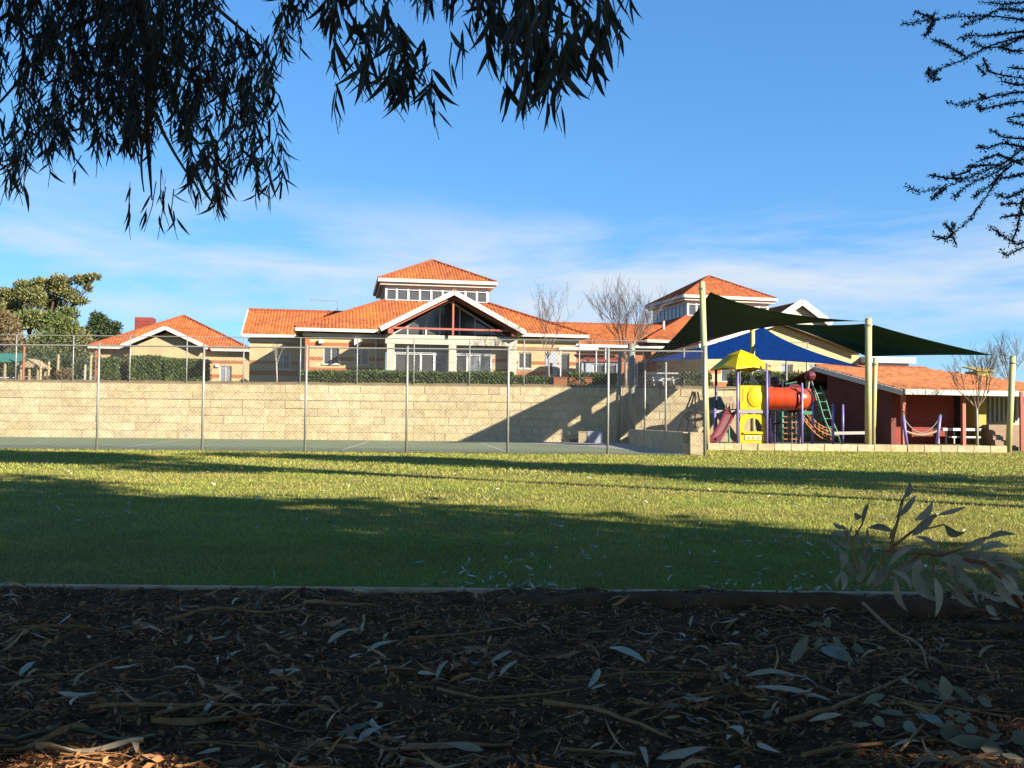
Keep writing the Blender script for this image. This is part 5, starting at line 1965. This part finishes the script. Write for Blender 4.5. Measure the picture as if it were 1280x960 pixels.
# ------------------------------------------------------------------ small-leaved shrub at the upper right
NT = thing('needle_tree', 'dark small-leaved branches reaching in at the upper right', 'tree', (4.6, 5.3, 0))
N0 = Vector(NT.location)
MB().tube([(0, 0, -.1), (.05, 0, 1.5), (-.1, -.05, 3.6)], [.12, .1, .05], 8).build('trunk', 'bark', NT, True)
Z = lambda x, y: (1100 + x * .3435, y * .34375)
curves = [
    [(620, 70), (524, 72), (430, 60), (350, 58), (270, 60), (190, 72), (80, 86)], [(195, 72), (165, 55), (125, 42)], [(190, 80), (180, 110), (162, 136)], [(190, 70), (200, 45)],
    [(620, 20), (524, 8), (450, 15), (370, 8)], [(620, 60), (520, 40), (440, 30), (380, 60), (300, 95)], [(560, 110), (470, 120), (400, 130), (330, 130), (285, 140)],
    [(600, 110), (470, 145), (390, 170), (310, 215), (245, 240), (200, 260), (165, 270)], [(310, 205), (270, 180), (230, 160), (190, 145)], [(205, 262), (180, 285), (212, 290)], [(180, 270), (178, 243)],
    [(620, 150), (524, 130), (450, 170), (380, 175), (330, 150)], [(440, 170), (480, 185), (524, 185)], [(375, 210), (395, 260), (450, 275), (524, 285), (600, 290)], [(355, 240), (380, 270)],
    [(620, 240), (524, 250), (470, 245)], [(620, 300), (500, 310), (440, 295)], [(620, 330), (500, 335), (410, 350), (340, 370), (290, 383), (245, 372)], [(620, 370), (500, 370), (420, 385), (370, 398), (355, 385)], [(390, 360), (360, 340)],
    [(620, 420), (524, 420), (465, 428)], [(620, 460), (524, 455), (462, 440)], [(620, 490), (524, 505), (450, 500), (395, 468)],
    [(620, 500), (520, 540), (440, 600), (370, 625), (300, 655), (240, 680), (190, 690), (140, 700), (95, 677)], [(300, 650), (240, 648), (180, 636)], [(330, 620), (270, 640), (262, 630)], [(240, 685), (200, 710), (190, 728)],
    [(600, 560), (480, 590), (400, 640), (340, 660), (290, 700), (270, 718)], [(560, 540), (440, 520), (390, 540), (355, 530)], [(520, 600), (430, 560), (390, 575), (350, 590)], [(440, 600), (380, 600), (315, 608)],
    [(480, 600), (430, 640), (410, 680), (370, 740), (320, 805), (265, 850)], [(265, 848), (240, 870), (190, 858)], [(265, 845), (235, 812)], [(262, 855), (278, 890)], [(270, 830), (268, 815)],
    [(620, 640), (524, 690), (470, 720), (425, 710)], [(620, 690), (524, 740), (440, 742)], [(620, 760), (524, 780), (440, 790)], [(520, 720), (500, 830), (480, 880)],
    [(620, 840), (500, 890), (450, 860), (400, 826)], [(620, 880), (520, 900), (460, 930), (440, 905)], [(600, 600), (500, 640), (430, 650), (380, 690), (340, 715)],
]
nb = MB()
NP, ND = [], []
for ci, cv in enumerate(curves):
    Y = 5.2 + .35 * math.sin(ci * 1.9)
    pts_ = [at(*Z(*p_), Y + .06 * math.sin(ci + 3 * k)) for k, p_ in enumerate(cv)]
    nb.tube(pts_, [max(.006 - .0012 * k, .0014) for k in range(len(pts_))], 4, False)
    if cv[0][0] >= 560:
        limb(nb, pts_[0], N0 + Vector((-.05, 0, max(.6, min(3.4, pts_[0].z - .3)))), .012, .02, 5, 4, .05)
    for p_, q_ in zip(pts_, pts_[1:]):
        d = q_ - p_
        k = max(4, int(d.length / .0019))
        for j in range(k):
            NP.append(p_ + d * random.random() + Vector((random.gauss(0, .006), random.gauss(0, .006), random.gauss(0, .006))))
            ax = d.normalized()
            sd_ = Vector((random.gauss(0, 1), random.gauss(0, 1), random.gauss(0, 1)))
            ND.append(tuple(ax * .6 + sd_.normalized()))
loc(nb.build('branches', 'bark'), NT)
NP = np.array([tuple(p) for p in NP]) - np.array(N0)
V, F = card_arrays(NP, np.array(ND), rng.uniform(.012, .024, len(NP)), rng.uniform(.005, .009, len(NP)))
link('foliage', np_mesh('foliage', V, F), 'needle', NT, 'stuff')
V, F = crown_leaves(ring_clumps(1.0, -.3, 1.4, 4.2, 1.0, 10, .6, 9), 6000, .09)
link('crown', np_mesh('crown', V, F), 'needle', NT, 'stuff')


# ------------------------------------------------------------------ near sapling branch at the right
def leaf_obj(parent, base, tip, wfrac, m, name='leaf', facing=None, curl=.12):
    """one broad leaf between two measured points, its blade roughly facing `facing`"""
    base, tip = Vector(base), Vector(tip)
    d = tip - base
    Ln = d.length
    d.normalize()
    view = facing or Vector((random.uniform(-.5, .5), -1, random.uniform(-.2, .6))).normalized()
    s_ = d.cross(view).normalized()
    u = s_.cross(d).normalized()
    mb = MB()
    st_ = [0, .12, .3, .5, .7, .87, 1]
    wd = [.03, .55, .95, 1, .78, .42, .02]
    cv = random.uniform(-curl, curl)
    for t, w in zip(st_, wd):
        c_ = base + d * (t * Ln) + s_ * (cv * Ln * math.sin(PI * t)) + u * (random.uniform(.02, .05) * Ln * math.sin(PI * t) + curl * .3 * Ln * (t * t - t))
        h = wfrac * Ln * .5 * w
        mb.v += [tuple(c_ - s_ * h + u * h * .25), tuple(c_), tuple(c_ + s_ * h + u * h * .25)]
    for i in range(len(st_) - 1):
        b_ = i * 3
        mb.f += [(b_, b_ + 1, b_ + 4, b_ + 3), (b_ + 1, b_ + 2, b_ + 5, b_ + 4)]
    return loc(mb.build(name, m, None, True), parent)


def S2(x, y):
    return (1000 + x / 4.571, 590 + y / 4.571)


SB = thing('gum_sapling', 'grey-leaved gum sapling branch leaning in over the kerb at the right', 'sapling', (1.75, 2.1, .05))
SY = 2.05
for pts_, r_ in (([(1280, 780), (1180, 620), (1050, 520), (800, 470), (640, 458), (510, 455)], .004), ([(510, 455), (560, 270), (590, 150)], .0022), ([(500, 450), (640, 340), (780, 250)], .0022), ([(510, 455), (400, 600), (330, 560), (290, 400), (355, 300), (390, 190)], .002),
                 ([(800, 470), (920, 440), (1060, 380)], .002), ([(700, 465), (560, 560), (420, 660)], .002), ([(280, 400), (270, 330), (240, 305)], .0016), ([(900, 480), (880, 600), (960, 700)], .0016), ([(750, 470), (770, 600), (775, 700)], .0016), ([(640, 340), (700, 330), (825, 300)], .0014)):
    part(MB().tube([at(*S2(*p_), SY + .05 * math.sin(p_[0] * .01)) for p_ in pts_], [1.5 * r_ * (1 - .1 * k) for k in range(len(pts_))], 5), 'stem', 'stick', SB, True)
part(MB().tube([(1.75, 2.1, -.02), (1.5, 2.1, .3), tuple(at(*S2(1280, 780), SY))], [.012, .009, .006], 6), 'stem', 'stick', SB, True)
LV = [(585, 155, 625, 45, 35), (575, 160, 540, 270, 25), (570, 255, 665, 130, 40), (655, 275, 760, 160, 50), (640, 365, 780, 235, 60), (785, 245, 950, 200, 32), (845, 240, 900, 225, 14), (825, 300, 945, 345, 40),
      (660, 370, 800, 465, 45), (530, 340, 385, 320, 48), (510, 390, 560, 300, 32), (355, 300, 397, 170, 24), (352, 260, 310, 232, 34), (285, 362, 172, 352, 34), (250, 320, 185, 290, 34), (278, 400, 240, 305, 16), (310, 420, 315, 320, 24), (400, 410, 383, 318, 26),
      (295, 440, 208, 395, 34), (330, 575, 405, 420, 55), (222, 430, 235, 560, 52), (232, 560, 242, 680, 44), (420, 655, 520, 545, 62), (500, 540, 700, 420, 46), (545, 580, 615, 795, 52), (650, 540, 790, 740, 85), (770, 600, 778, 823, 52),
      (890, 610, 1010, 775, 48), (1010, 670, 1018, 755, 28), (915, 448, 1085, 368, 50), (1060, 385, 1235, 358, 40), (1030, 430, 1192, 428, 40), (1100, 455, 1290, 550, 62), (1060, 560, 1285, 745, 72), (900, 500, 1055, 585, 66), (800, 495, 1000, 565, 88), (950, 590, 800, 520, 60),
      (1040, 620, 1280, 605, 40), (1060, 760, 1130, 822, 40), (470, 440, 420, 430, 26), (300, 300, 285, 420, 18), (690, 500, 640, 600, 60), (1120, 480, 1270, 640, 60), (980, 470, 1120, 540, 60), (270, 520, 330, 600, 40), (850, 480, 880, 600, 50), (1150, 600, 1290, 700, 55)]
for (x0, y0, x1, y1, w) in list(LV):
    if y0 > 430 or x0 > 900:
        a_, f_ = random.uniform(-.5, .5), random.uniform(.6, .95)
        dx_, dy_ = (x1 - x0) * f_, (y1 - y0) * f_
        bx_, by_ = x0 + random.uniform(-70, 70), y0 + random.uniform(-20, 60)
        LV.append((bx_, by_, bx_ + dx_ * math.cos(a_) - dy_ * math.sin(a_), by_ + dx_ * math.sin(a_) + dy_ * math.cos(a_), w * .75))
for (x0, y0, x1, y1, w) in LV:
    dY = random.uniform(-.12, .12)
    b_, t_ = at(*S2(x0, y0), SY + dY), at(*S2(x1, y1), SY + dY + random.uniform(-.03, .03))
    ln = math.hypot(x1 - x0, y1 - y0)
    leaf_obj(SB, b_, t_, .85 * w / ln, 'gumgrey', curl=.2)


# ------------------------------------------------------------------ ground litter, lower foreground
# chips and fine bark as an uncountable mass
n = 42000
yy = 2.2 + (5.06 - 2.2) * rng.random(n) ** .9
xx = rng.uniform(-.62, .62, n) * yy
zz = np.array([gz(a_, b_) for a_, b_ in zip(xx, yy)]) + rng.uniform(0, .012, n)
P = np.stack([xx, yy, zz], 1)
D = rng.normal(size=(n, 3)) * np.array([1, 1, .28])
sz = rng.uniform(.010, .04, n) * (.5 + .5 * rng.random(n))
V, F = card_arrays(P, D, sz, sz * rng.uniform(.15, .6, n))
tag(link('bark_mulch', np_mesh('bark_mulch', V, F), 'chips'), 'dark bark chips and fine mulch covering the foreground bed', 'mulch', None, 'stuff')
# fallen leaves on the mulch
n = 2600
yy = rng.uniform(2.3, 5.06, n)
xx = rng.uniform(-.6, .6, n) * yy
kp_ = np.array([noise.noise(Vector((a_ * 2.2, b_ * 2.6, 1.7))) + random.uniform(-.3, .3) > .1 for a_, b_ in zip(xx, yy)])
xx, yy = xx[kp_], yy[kp_]
n = len(xx)
zz = np.array([gz(a_, b_) for a_, b_ in zip(xx, yy)]) + rng.uniform(.006, .022, n)
D = rng.normal(size=(n, 3)) * np.array([1, 1, .12])
ln = rng.uniform(.04, .12, n)
V, F = leaf_arrays(np.stack([xx, yy, zz], 1), D, ln, ln * rng.uniform(.12, .24, n), .4, roll=rng.normal(size=(n, 3)) * np.array([.5, .5, 1]) + np.array([0, 0, .6]), ucurl=1.6)
tag(link('leaf_litter', np_mesh('leaf_litter', V, F, True), 'litter_tan'), 'brown and tan fallen gum leaves scattered over the mulch', 'leaf litter', None, 'stuff')
n = 170
yy = rng.uniform(2.3, 5.06, n)
xx = rng.uniform(-.6, .6, n) * yy
zz = np.array([gz(a_, b_) for a_, b_ in zip(xx, yy)]) + rng.uniform(.012, .03, n)
D = rng.normal(size=(n, 3)) * np.array([1, 1, .15])
ln = rng.uniform(.05, .12, n)
V, F = leaf_arrays(np.stack([xx, yy, zz], 1), D, ln, ln * rng.uniform(.14, .24, n), .4, roll=rng.normal(size=(n, 3)) * np.array([.5, .5, 1]) + np.array([0, 0, .6]), ucurl=1.6)
tag(link('leaf_litter', np_mesh('leaf_litter', V, F, True), 'litter_pale'), 'small pale dry leaves dotted among the brown litter', 'leaf litter', None, 'stuff')
# pale flecks of leaf on the lawn
n = 1500
yy = 5.25 + 14 * rng.random(n) ** 2.2
xx = rng.uniform(-.58, .58, n) * yy
kp_ = np.array([noise.noise(Vector((a_ * .9, b_ * .5, 7.7))) + random.uniform(-.3, .3) > -.02 for a_, b_ in zip(xx, yy)])
xx, yy = xx[kp_], yy[kp_]
n = len(xx)
D = rng.normal(size=(n, 3)) * np.array([1, 1, .2])
ln = rng.uniform(.03, .085, n)
V, F = leaf_arrays(np.stack([xx, yy, np.full(n, .03)], 1), D, ln, ln * rng.uniform(.15, .28, n), .4, roll=rng.normal(size=(n, 3)) * np.array([.5, .5, 1]) + np.array([0, 0, .6]), ucurl=1.6)
tag(link('lawn_leaf_litter', np_mesh('lawn_leaf_litter', V, F, True), 'litter_white'), 'pale fallen leaves flecking the shaded lawn', 'leaf litter', None, 'stuff')
# thin twigs mass
tm = MB()
for k in range(620):
    big = k > 590
    y = random.uniform(2.3, 5.0)
    x = random.uniform(-.6, .6) * y
    a_ = random.uniform(0, PI)
    ln_ = random.uniform(.06, .3) if not big else random.uniform(.35, .8)
    if big:
        a_ = random.gauss(0, .35)
    cur_ = random.uniform(-1.6, 1.6)
    pts_ = []
    for t in np.linspace(-.5, .5, 7):
        px_, py_ = x + math.cos(a_ + t * cur_) * ln_ * t, y + math.sin(a_ + t * cur_) * ln_ * t * .8
        py_ = min(py_, 5.04)
        pts_.append((px_, py_, gz(px_, py_) + .008 + random.uniform(0, .012)))
    r_ = random.uniform(.0012, .0035) if not big else random.uniform(.003, .0065)
    tm.tube(pts_, [r_ * (1 - .09 * q) for q in range(7)], 5, False)
tag(tm.build('twig_litter', 'stick'), 'thin dry twigs strewn through the mulch', 'twigs', None, 'stuff')


def stick(name, pts_px, r, label, m='stick', lift=.012):
    pts_ = []
    for (px, py) in pts_px:
        q_ = ground_at(px, py)
        pts_.append(q_ + Vector((0, 0, lift + r)))
    # smooth
    fine = []
    for i in range(len(pts_) - 1):
        for t in (0, .33, .66):
            fine.append(pts_[i].lerp(pts_[i + 1], t) + Vector((random.uniform(-1, 1), random.uniform(-1, 1), random.uniform(-.5, 1))) * r * .6)
    fine.append(pts_[-1])
    t = thing(name, label, 'stick', fine[0])
    k = len(fine)
    part(MB().tube(fine, [r * (1 - .65 * i / k) for i in range(k)], 7), 'stem', m, t, True)
    return t


stick('fallen_stick', [(195, 902), (260, 885), (300, 862)], .007, 'pale curved stick at lower left with upturned end')
stick('fallen_stick', [(110, 892), (200, 893), (300, 890), (410, 895)], .008, 'long dark stick lying level across the lower left mulch')
stick('fallen_stick', [(205, 783), (270, 770), (340, 773), (395, 758)], .010, 'forked grey branch just in front of the kerb at left')
stick('fallen_stick', [(380, 755), (430, 762), (470, 763)], .012, 'thick short grey stick against the kerb left of centre')
stick('fallen_stick', [(90, 845), (110, 850), (150, 826)], .005, 'small forked dark twig left of the crossed pale leaves')
stick('fallen_stick', [(510, 803), (580, 798), (680, 785)], .006, 'straight pale stick lying across the centre mulch')
stick('fallen_stick', [(545, 868), (600, 880), (680, 875), (730, 866)], .006, 'sagging thin stick right of the grey leaf rosette')
stick('fallen_stick', [(680, 887), (740, 895), (800, 915), (840, 935)], .009, 'brown stick running down towards the bottom centre right')
stick('fallen_stick', [(780, 905), (800, 892), (860, 880), (905, 872)], .007, 'curved brown stick joining the darker one at bottom centre')
stick('fallen_stick', [(455, 845), (500, 843), (532, 838)], .008, 'thick pale stick piece below the centre left leaves')
stick('fallen_stick', [(980, 915), (1040, 897), (1078, 881), (1120, 862), (1146, 843)], .008, 'long thin branch rising rightwards at lower right', lift=.02)
stick('fallen_stick', [(1078, 767), (1113, 799), (1151, 817), (1160, 852)], .009, 'grey bent branch below the sapling', lift=.03)
stick('fallen_stick', [(1003, 958), (1050, 944), (1125, 932), (1170, 934)], .007, 'brown twig along the bottom right edge', lift=.02)
stick('fallen_stick', [(0, 830), (40, 828)], .004, 'short twig at the left margin of the mulch')
stick('fallen_stick', [(700, 945), (760, 950), (772, 930)], .006, 'crooked stick at the bottom edge right of centre')
# bark strips at the very bottom left
for k, (pts_, lab) in enumerate((([(20, 938), (120, 930), (190, 932)], 'greenish curled bark strip at the bottom left'), ([(40, 955), (110, 945), (175, 948)], 'yellowish bark strip at the bottom left corner'), ([(0, 950), (60, 938), (110, 925)], 'brown bark strip in the bottom left corner'),
                                 ([(500, 955), (560, 950), (640, 938)], 'sunlit brown bark strip at the bottom centre'), ([(190, 915), (260, 912), (330, 905)], 'reddish bark strip below the long dark stick'))):
    w = .011 + .005 * (k % 3)
    g = [ground_at(*p_) for p_ in pts_]
    t = thing('bark_strip', lab, 'bark strip', g[0])
    mb = MB()
    fine = [g[0].lerp(g[1], s) for s in (0, .25, .5, .75)] + [g[1].lerp(g[2], s) for s in (0, .25, .5, .75, 1)]
    for i, q_ in enumerate(fine):
        ww_ = w * max(.12, 1 - (abs(i - 3.2) / 5.2) ** 1.6) * random.uniform(.8, 1.15)
        q_ = q_ + Vector((0, .022 * math.sin(i * .9 + k), .02 + .012 * math.sin(i * .7 + 2 * k)))
        tw1 = .7 * math.sin(i * .5 + k)
        mb.v += [tuple(q_ + Vector((0, -ww_ * math.cos(tw1), .012 + ww_ * math.sin(tw1)))), tuple(q_ + Vector((0, 0, 0))), tuple(q_ + Vector((0, ww_ * math.cos(tw1), .014 - ww_ * .5 * math.sin(tw1))))]
    for i in range(len(fine) - 1):
        mb.f += [(i * 3, i * 3 + 1, i * 3 + 4, i * 3 + 3), (i * 3 + 1, i * 3 + 2, i * 3 + 5, i * 3 + 4)]
    part(mb, 'strip', ('gumjuv', 'litter_pale', 'stick', 'litter_tan', 'stick')[k], t, True)

# dark log lying in front of the kerb
lg = thing('fallen_log', 'long dark log half sunk in the mulch in front of the kerb', 'log', (1.2, 4.75, 0))
lpts = [Vector((-1.5, .12, -.02)), Vector((-1.0, .08, .01)), Vector((-.3, .04, .02)), Vector((.5, 0, .03)), Vector((1.3, -.12, .03)), Vector((2.2, -.35, .02))]
lgm = MB()
fine = [lpts[i].lerp(lpts[i + 1], t) for i in range(5) for t in (0, .2, .4, .6, .8)] + [lpts[-1]]
for q_ in fine:
    q_ += Vector((0, random.uniform(-.03, .03), random.uniform(-.03, .008)))
lgm.tube(fine, [max(.02, .085 * math.sin(PI * min(1, (i + 1) / 8) / 2)) for i in range(len(fine))], 10)
lgm.build('stem', 'log', lg, True)
lgm = MB()
lgm.tube([Vector((.6, -.3, .01)), Vector((1.1, -.5, .03)), Vector((1.9, -.8, .05)), Vector((2.3, -.9, .04))], [.02, .04, .045, .04], 8)
lgm.build('side_branch', 'log', lg, True)

# prominent single leaves on the ground
GL = [(72, 785, 88, 778, .2, 'large pale curved leaf at far left of the mulch'), (24, 850, 44, 840, .5, 'pale pointed leaf near the left margin'), (72, 873, 124, 880, .13, 'grey horizontal leaf of the crossed pair at left'), (100, 878, 88, 900, .35, 'grey upright leaf of the crossed pair at left'),
      (140, 842, 175, 845, .12, 'thin pale leaf left of centre below the forked branch'), (335, 848, 370, 847, .16, 'pale arched leaf in the left middle mulch'), (409, 809, 440, 796, .24, 'bright white boomerang leaf left of centre'), (458, 823, 495, 812, .22, 'twin grey leaf below the white boomerang leaf'), (436, 828, 452, 829, .5, 'small oval pale leaf under the white boomerang leaf'),
      (612, 832, 640, 826, .25, 'pale pointed leaf at the centre of the mulch'), (624, 852, 648, 840, .22, 'curled white leaf at the centre'), (735, 868, 748, 848, .4, 'bright white upright leaf right of centre'), (738, 867, 758, 868, .25, 'flat white leaf at the foot of the bright upright leaf'), (760, 823, 808, 842, .2, 'long grey-green leaf right of centre'),
      (420, 928, 466, 915, .2, 'grey-green lance leaf of the rosette at lower left centre'), (466, 912, 478, 927, .5, 'broad grey leaf of the rosette at lower left centre'), (448, 938, 476, 925, .3, 'pale green leaf under the rosette'), (522, 847, 545, 856, .3, 'pale grey leaf starting the centre rosette'), (545, 856, 560, 838, .25, 'upright grey leaf of the centre rosette'),
      (980, 853, 1012, 858, .1, 'long pale curved leaf left of the lower right branch'), (942, 866, 1040, 890, .1, 'very long pale strap leaf at lower right'), (930, 853, 1000, 858, .12, 'greyish strap leaf above the long pale one'), (910, 917, 928, 935, .8, 'small square pale leaf fragment at lower right'), (948, 938, 975, 958, .3, 'grey blade leaf at the bottom right of centre'),
      (820, 958, 885, 950, .2, 'broad pale leaf cut by the bottom edge'), (842, 798, 856, 806, .3, 'thin white leaf right of the log'), (895, 803, 905, 806, .7, 'small bright leaf scrap right of the log'), (900, 812, 925, 818, .15, 'thin pale sliver right of the small bright scrap')]
for (x0, y0, x1, y1, wf, lab) in GL:
    b_, t_ = ground_at(x0, y0), ground_at(x1, y1)
    b_.z += .02
    t_.z += .035
    th = thing('fallen_leaf', lab, 'leaf', b_, 0, 'large fallen leaves')
    wpx = min(wf, .42) * max(12, math.hypot(x1 - x0, y1 - y0)) * b_.y / FPX
    leaf_obj(th, b_, t_, min(.4, wpx / (t_ - b_).length), 'litter_pale' if 'green' not in lab else 'gumjuv', 'blade', Vector((random.uniform(-.2, .2), -.5, .85)).normalized())
# leafy fallen twig at the lower right
FT = thing('fallen_gum_twig', 'fallen gum twig with rounded grey-green leaves at the lower right corner', 'twig', ground_at(1175, 900))
S3 = lambda x, y: (980 + x / 4.267, 740 + y / 4.267)


def near_g(x, y, h=.05):
    q_ = ground_at(*S3(x, y))
    f = (EYE - q_.z - h) / (EYE - q_.z)
    return Vector((q_.x * f, q_.y * f, q_.z + h))


for pts_ in ([(620, 820), (800, 640), (870, 560)], [(800, 640), (700, 600), (560, 560)], [(800, 700), (950, 720), (1150, 770)], [(780, 640), (900, 560), (1000, 580)], [(100, 310), (250, 300), (370, 380)]):
    part(MB().tube([near_g(*p_) for p_ in pts_], [.004, .003, .002], 5), 'stem', 'stick', FT, True)
for (x0, y0, x1, y1, w, hh) in [(870, 575, 840, 445, 75, .09), (895, 500, 1012, 595, 48, .09), (700, 475, 795, 535, 55, .06), (540, 560, 415, 600, 40, .05), (820, 560, 920, 575, 30, .06), (500, 640, 700, 700, 36, .04), (640, 690, 720, 760, 50, .04), (700, 650, 745, 720, 40, .05), (740, 650, 850, 730, 60, .05),
                                (850, 640, 930, 650, 40, .06), (860, 690, 910, 715, 34, .06), (910, 690, 990, 640, 46, .06), (960, 720, 1030, 750, 80, .06), (1080, 690, 1140, 750, 46, .05), (840, 760, 880, 800, 50, .04), (880, 790, 1120, 800, 75, .05), (1090, 790, 1160, 755, 30, .05), (1050, 840, 1180, 870, 70, .05), (1180, 860, 1290, 930, 80, .05),
                                (1030, 560, 1110, 610, 60, .07), (1220, 800, 1300, 760, 70, .07), (360, 710, 470, 708, 22, .03), (470, 715, 540, 720, 45, .03), (40, 375, 130, 230, 60, .06), (165, 315, 205, 240, 36, .05), (200, 300, 370, 380, 70, .05), (260, 240, 310, 290, 40, .05), (360, 300, 430, 320, 50, .04), (370, 350, 450, 375, 36, .04), (230, 190, 235, 130, 42, .06), (150, 210, 180, 160, 40, .04), (470, 530, 510, 515, 24, .03)]:
    b_ = near_g(x0, y0, hh)
    t_ = at(*S3(x1, y1), b_.y + random.uniform(-.02, .02))
    if t_.z < gz(t_.x, t_.y) + .01:
        t_ = near_g(x1, y1, .02)
    ln = math.hypot(x1 - x0, y1 - y0)
    leaf_obj(FT, b_, t_, min(.9, w / ln), 'gumjuv', 'leaf', Vector((random.uniform(-.3, .3), -.9, random.uniform(.2, .8))).normalized())

# ------------------------------------------------------------------ mown grass
Vs, Fs, off = [], [], 0
for (y0, y1, dens, hgt, wid) in ((5.17, 7.5, 3600, .028, .0045), (7.5, 11, 1500, .03, .007), (11, 17, 520, .034, .012), (17, 28.4, 170, .042, .024)):
    area = (y1 - y0) * (y0 + y1) * .58
    n = int(area * dens)
    yy = np.sqrt(rng.uniform(y0 ** 2, y1 ** 2, n))
    xx = rng.uniform(-.58, .58, n) * yy
    h_ = hgt * rng.uniform(.5, 1.25, n)
    w_ = wid * rng.uniform(.6, 1.3, n)
    an = rng.uniform(0, PI, n)
    ln_ = rng.normal(size=(n, 2)) * (h_ * .6)[:, None]
    base = np.stack([xx, yy, np.zeros(n)], 1)
    sd_ = np.stack([np.cos(an), np.sin(an), np.zeros(n)], 1) * (w_ / 2)[:, None]
    tipv = base + np.concatenate([ln_, h_[:, None]], 1)
    Vs.append(np.stack([base - sd_, base + sd_, tipv], 1).reshape(-1, 3))
    Fs.append((np.arange(n) * 3)[:, None] + np.arange(3)[None] + off)
    off += n * 3
# strip of lawn right of the fence, up to the playground border
n = 14000
yy = rng.uniform(28.4, 34.3, n)
xx = rng.uniform(5.7, 21, n)
h_, w_ = rng.uniform(.03, .06, n), rng.uniform(.02, .04, n)
an = rng.uniform(0, PI, n)
base = np.stack([xx, yy, np.zeros(n)], 1)
sd_ = np.stack([np.cos(an), np.sin(an), np.zeros(n)], 1) * (w_ / 2)[:, None]
Vs.append(np.stack([base - sd_, base + sd_, base + np.concatenate([rng.normal(size=(n, 2)) * .02, h_[:, None]], 1)], 1).reshape(-1, 3))
Fs.append((np.arange(n) * 3)[:, None] + np.arange(3)[None] + off)
tag(link('grass', np_mesh('grass', np.concatenate(Vs), np.concatenate(Fs)), 'grass'), 'short mown green grass covering the lawn', 'grass', None, 'stuff')
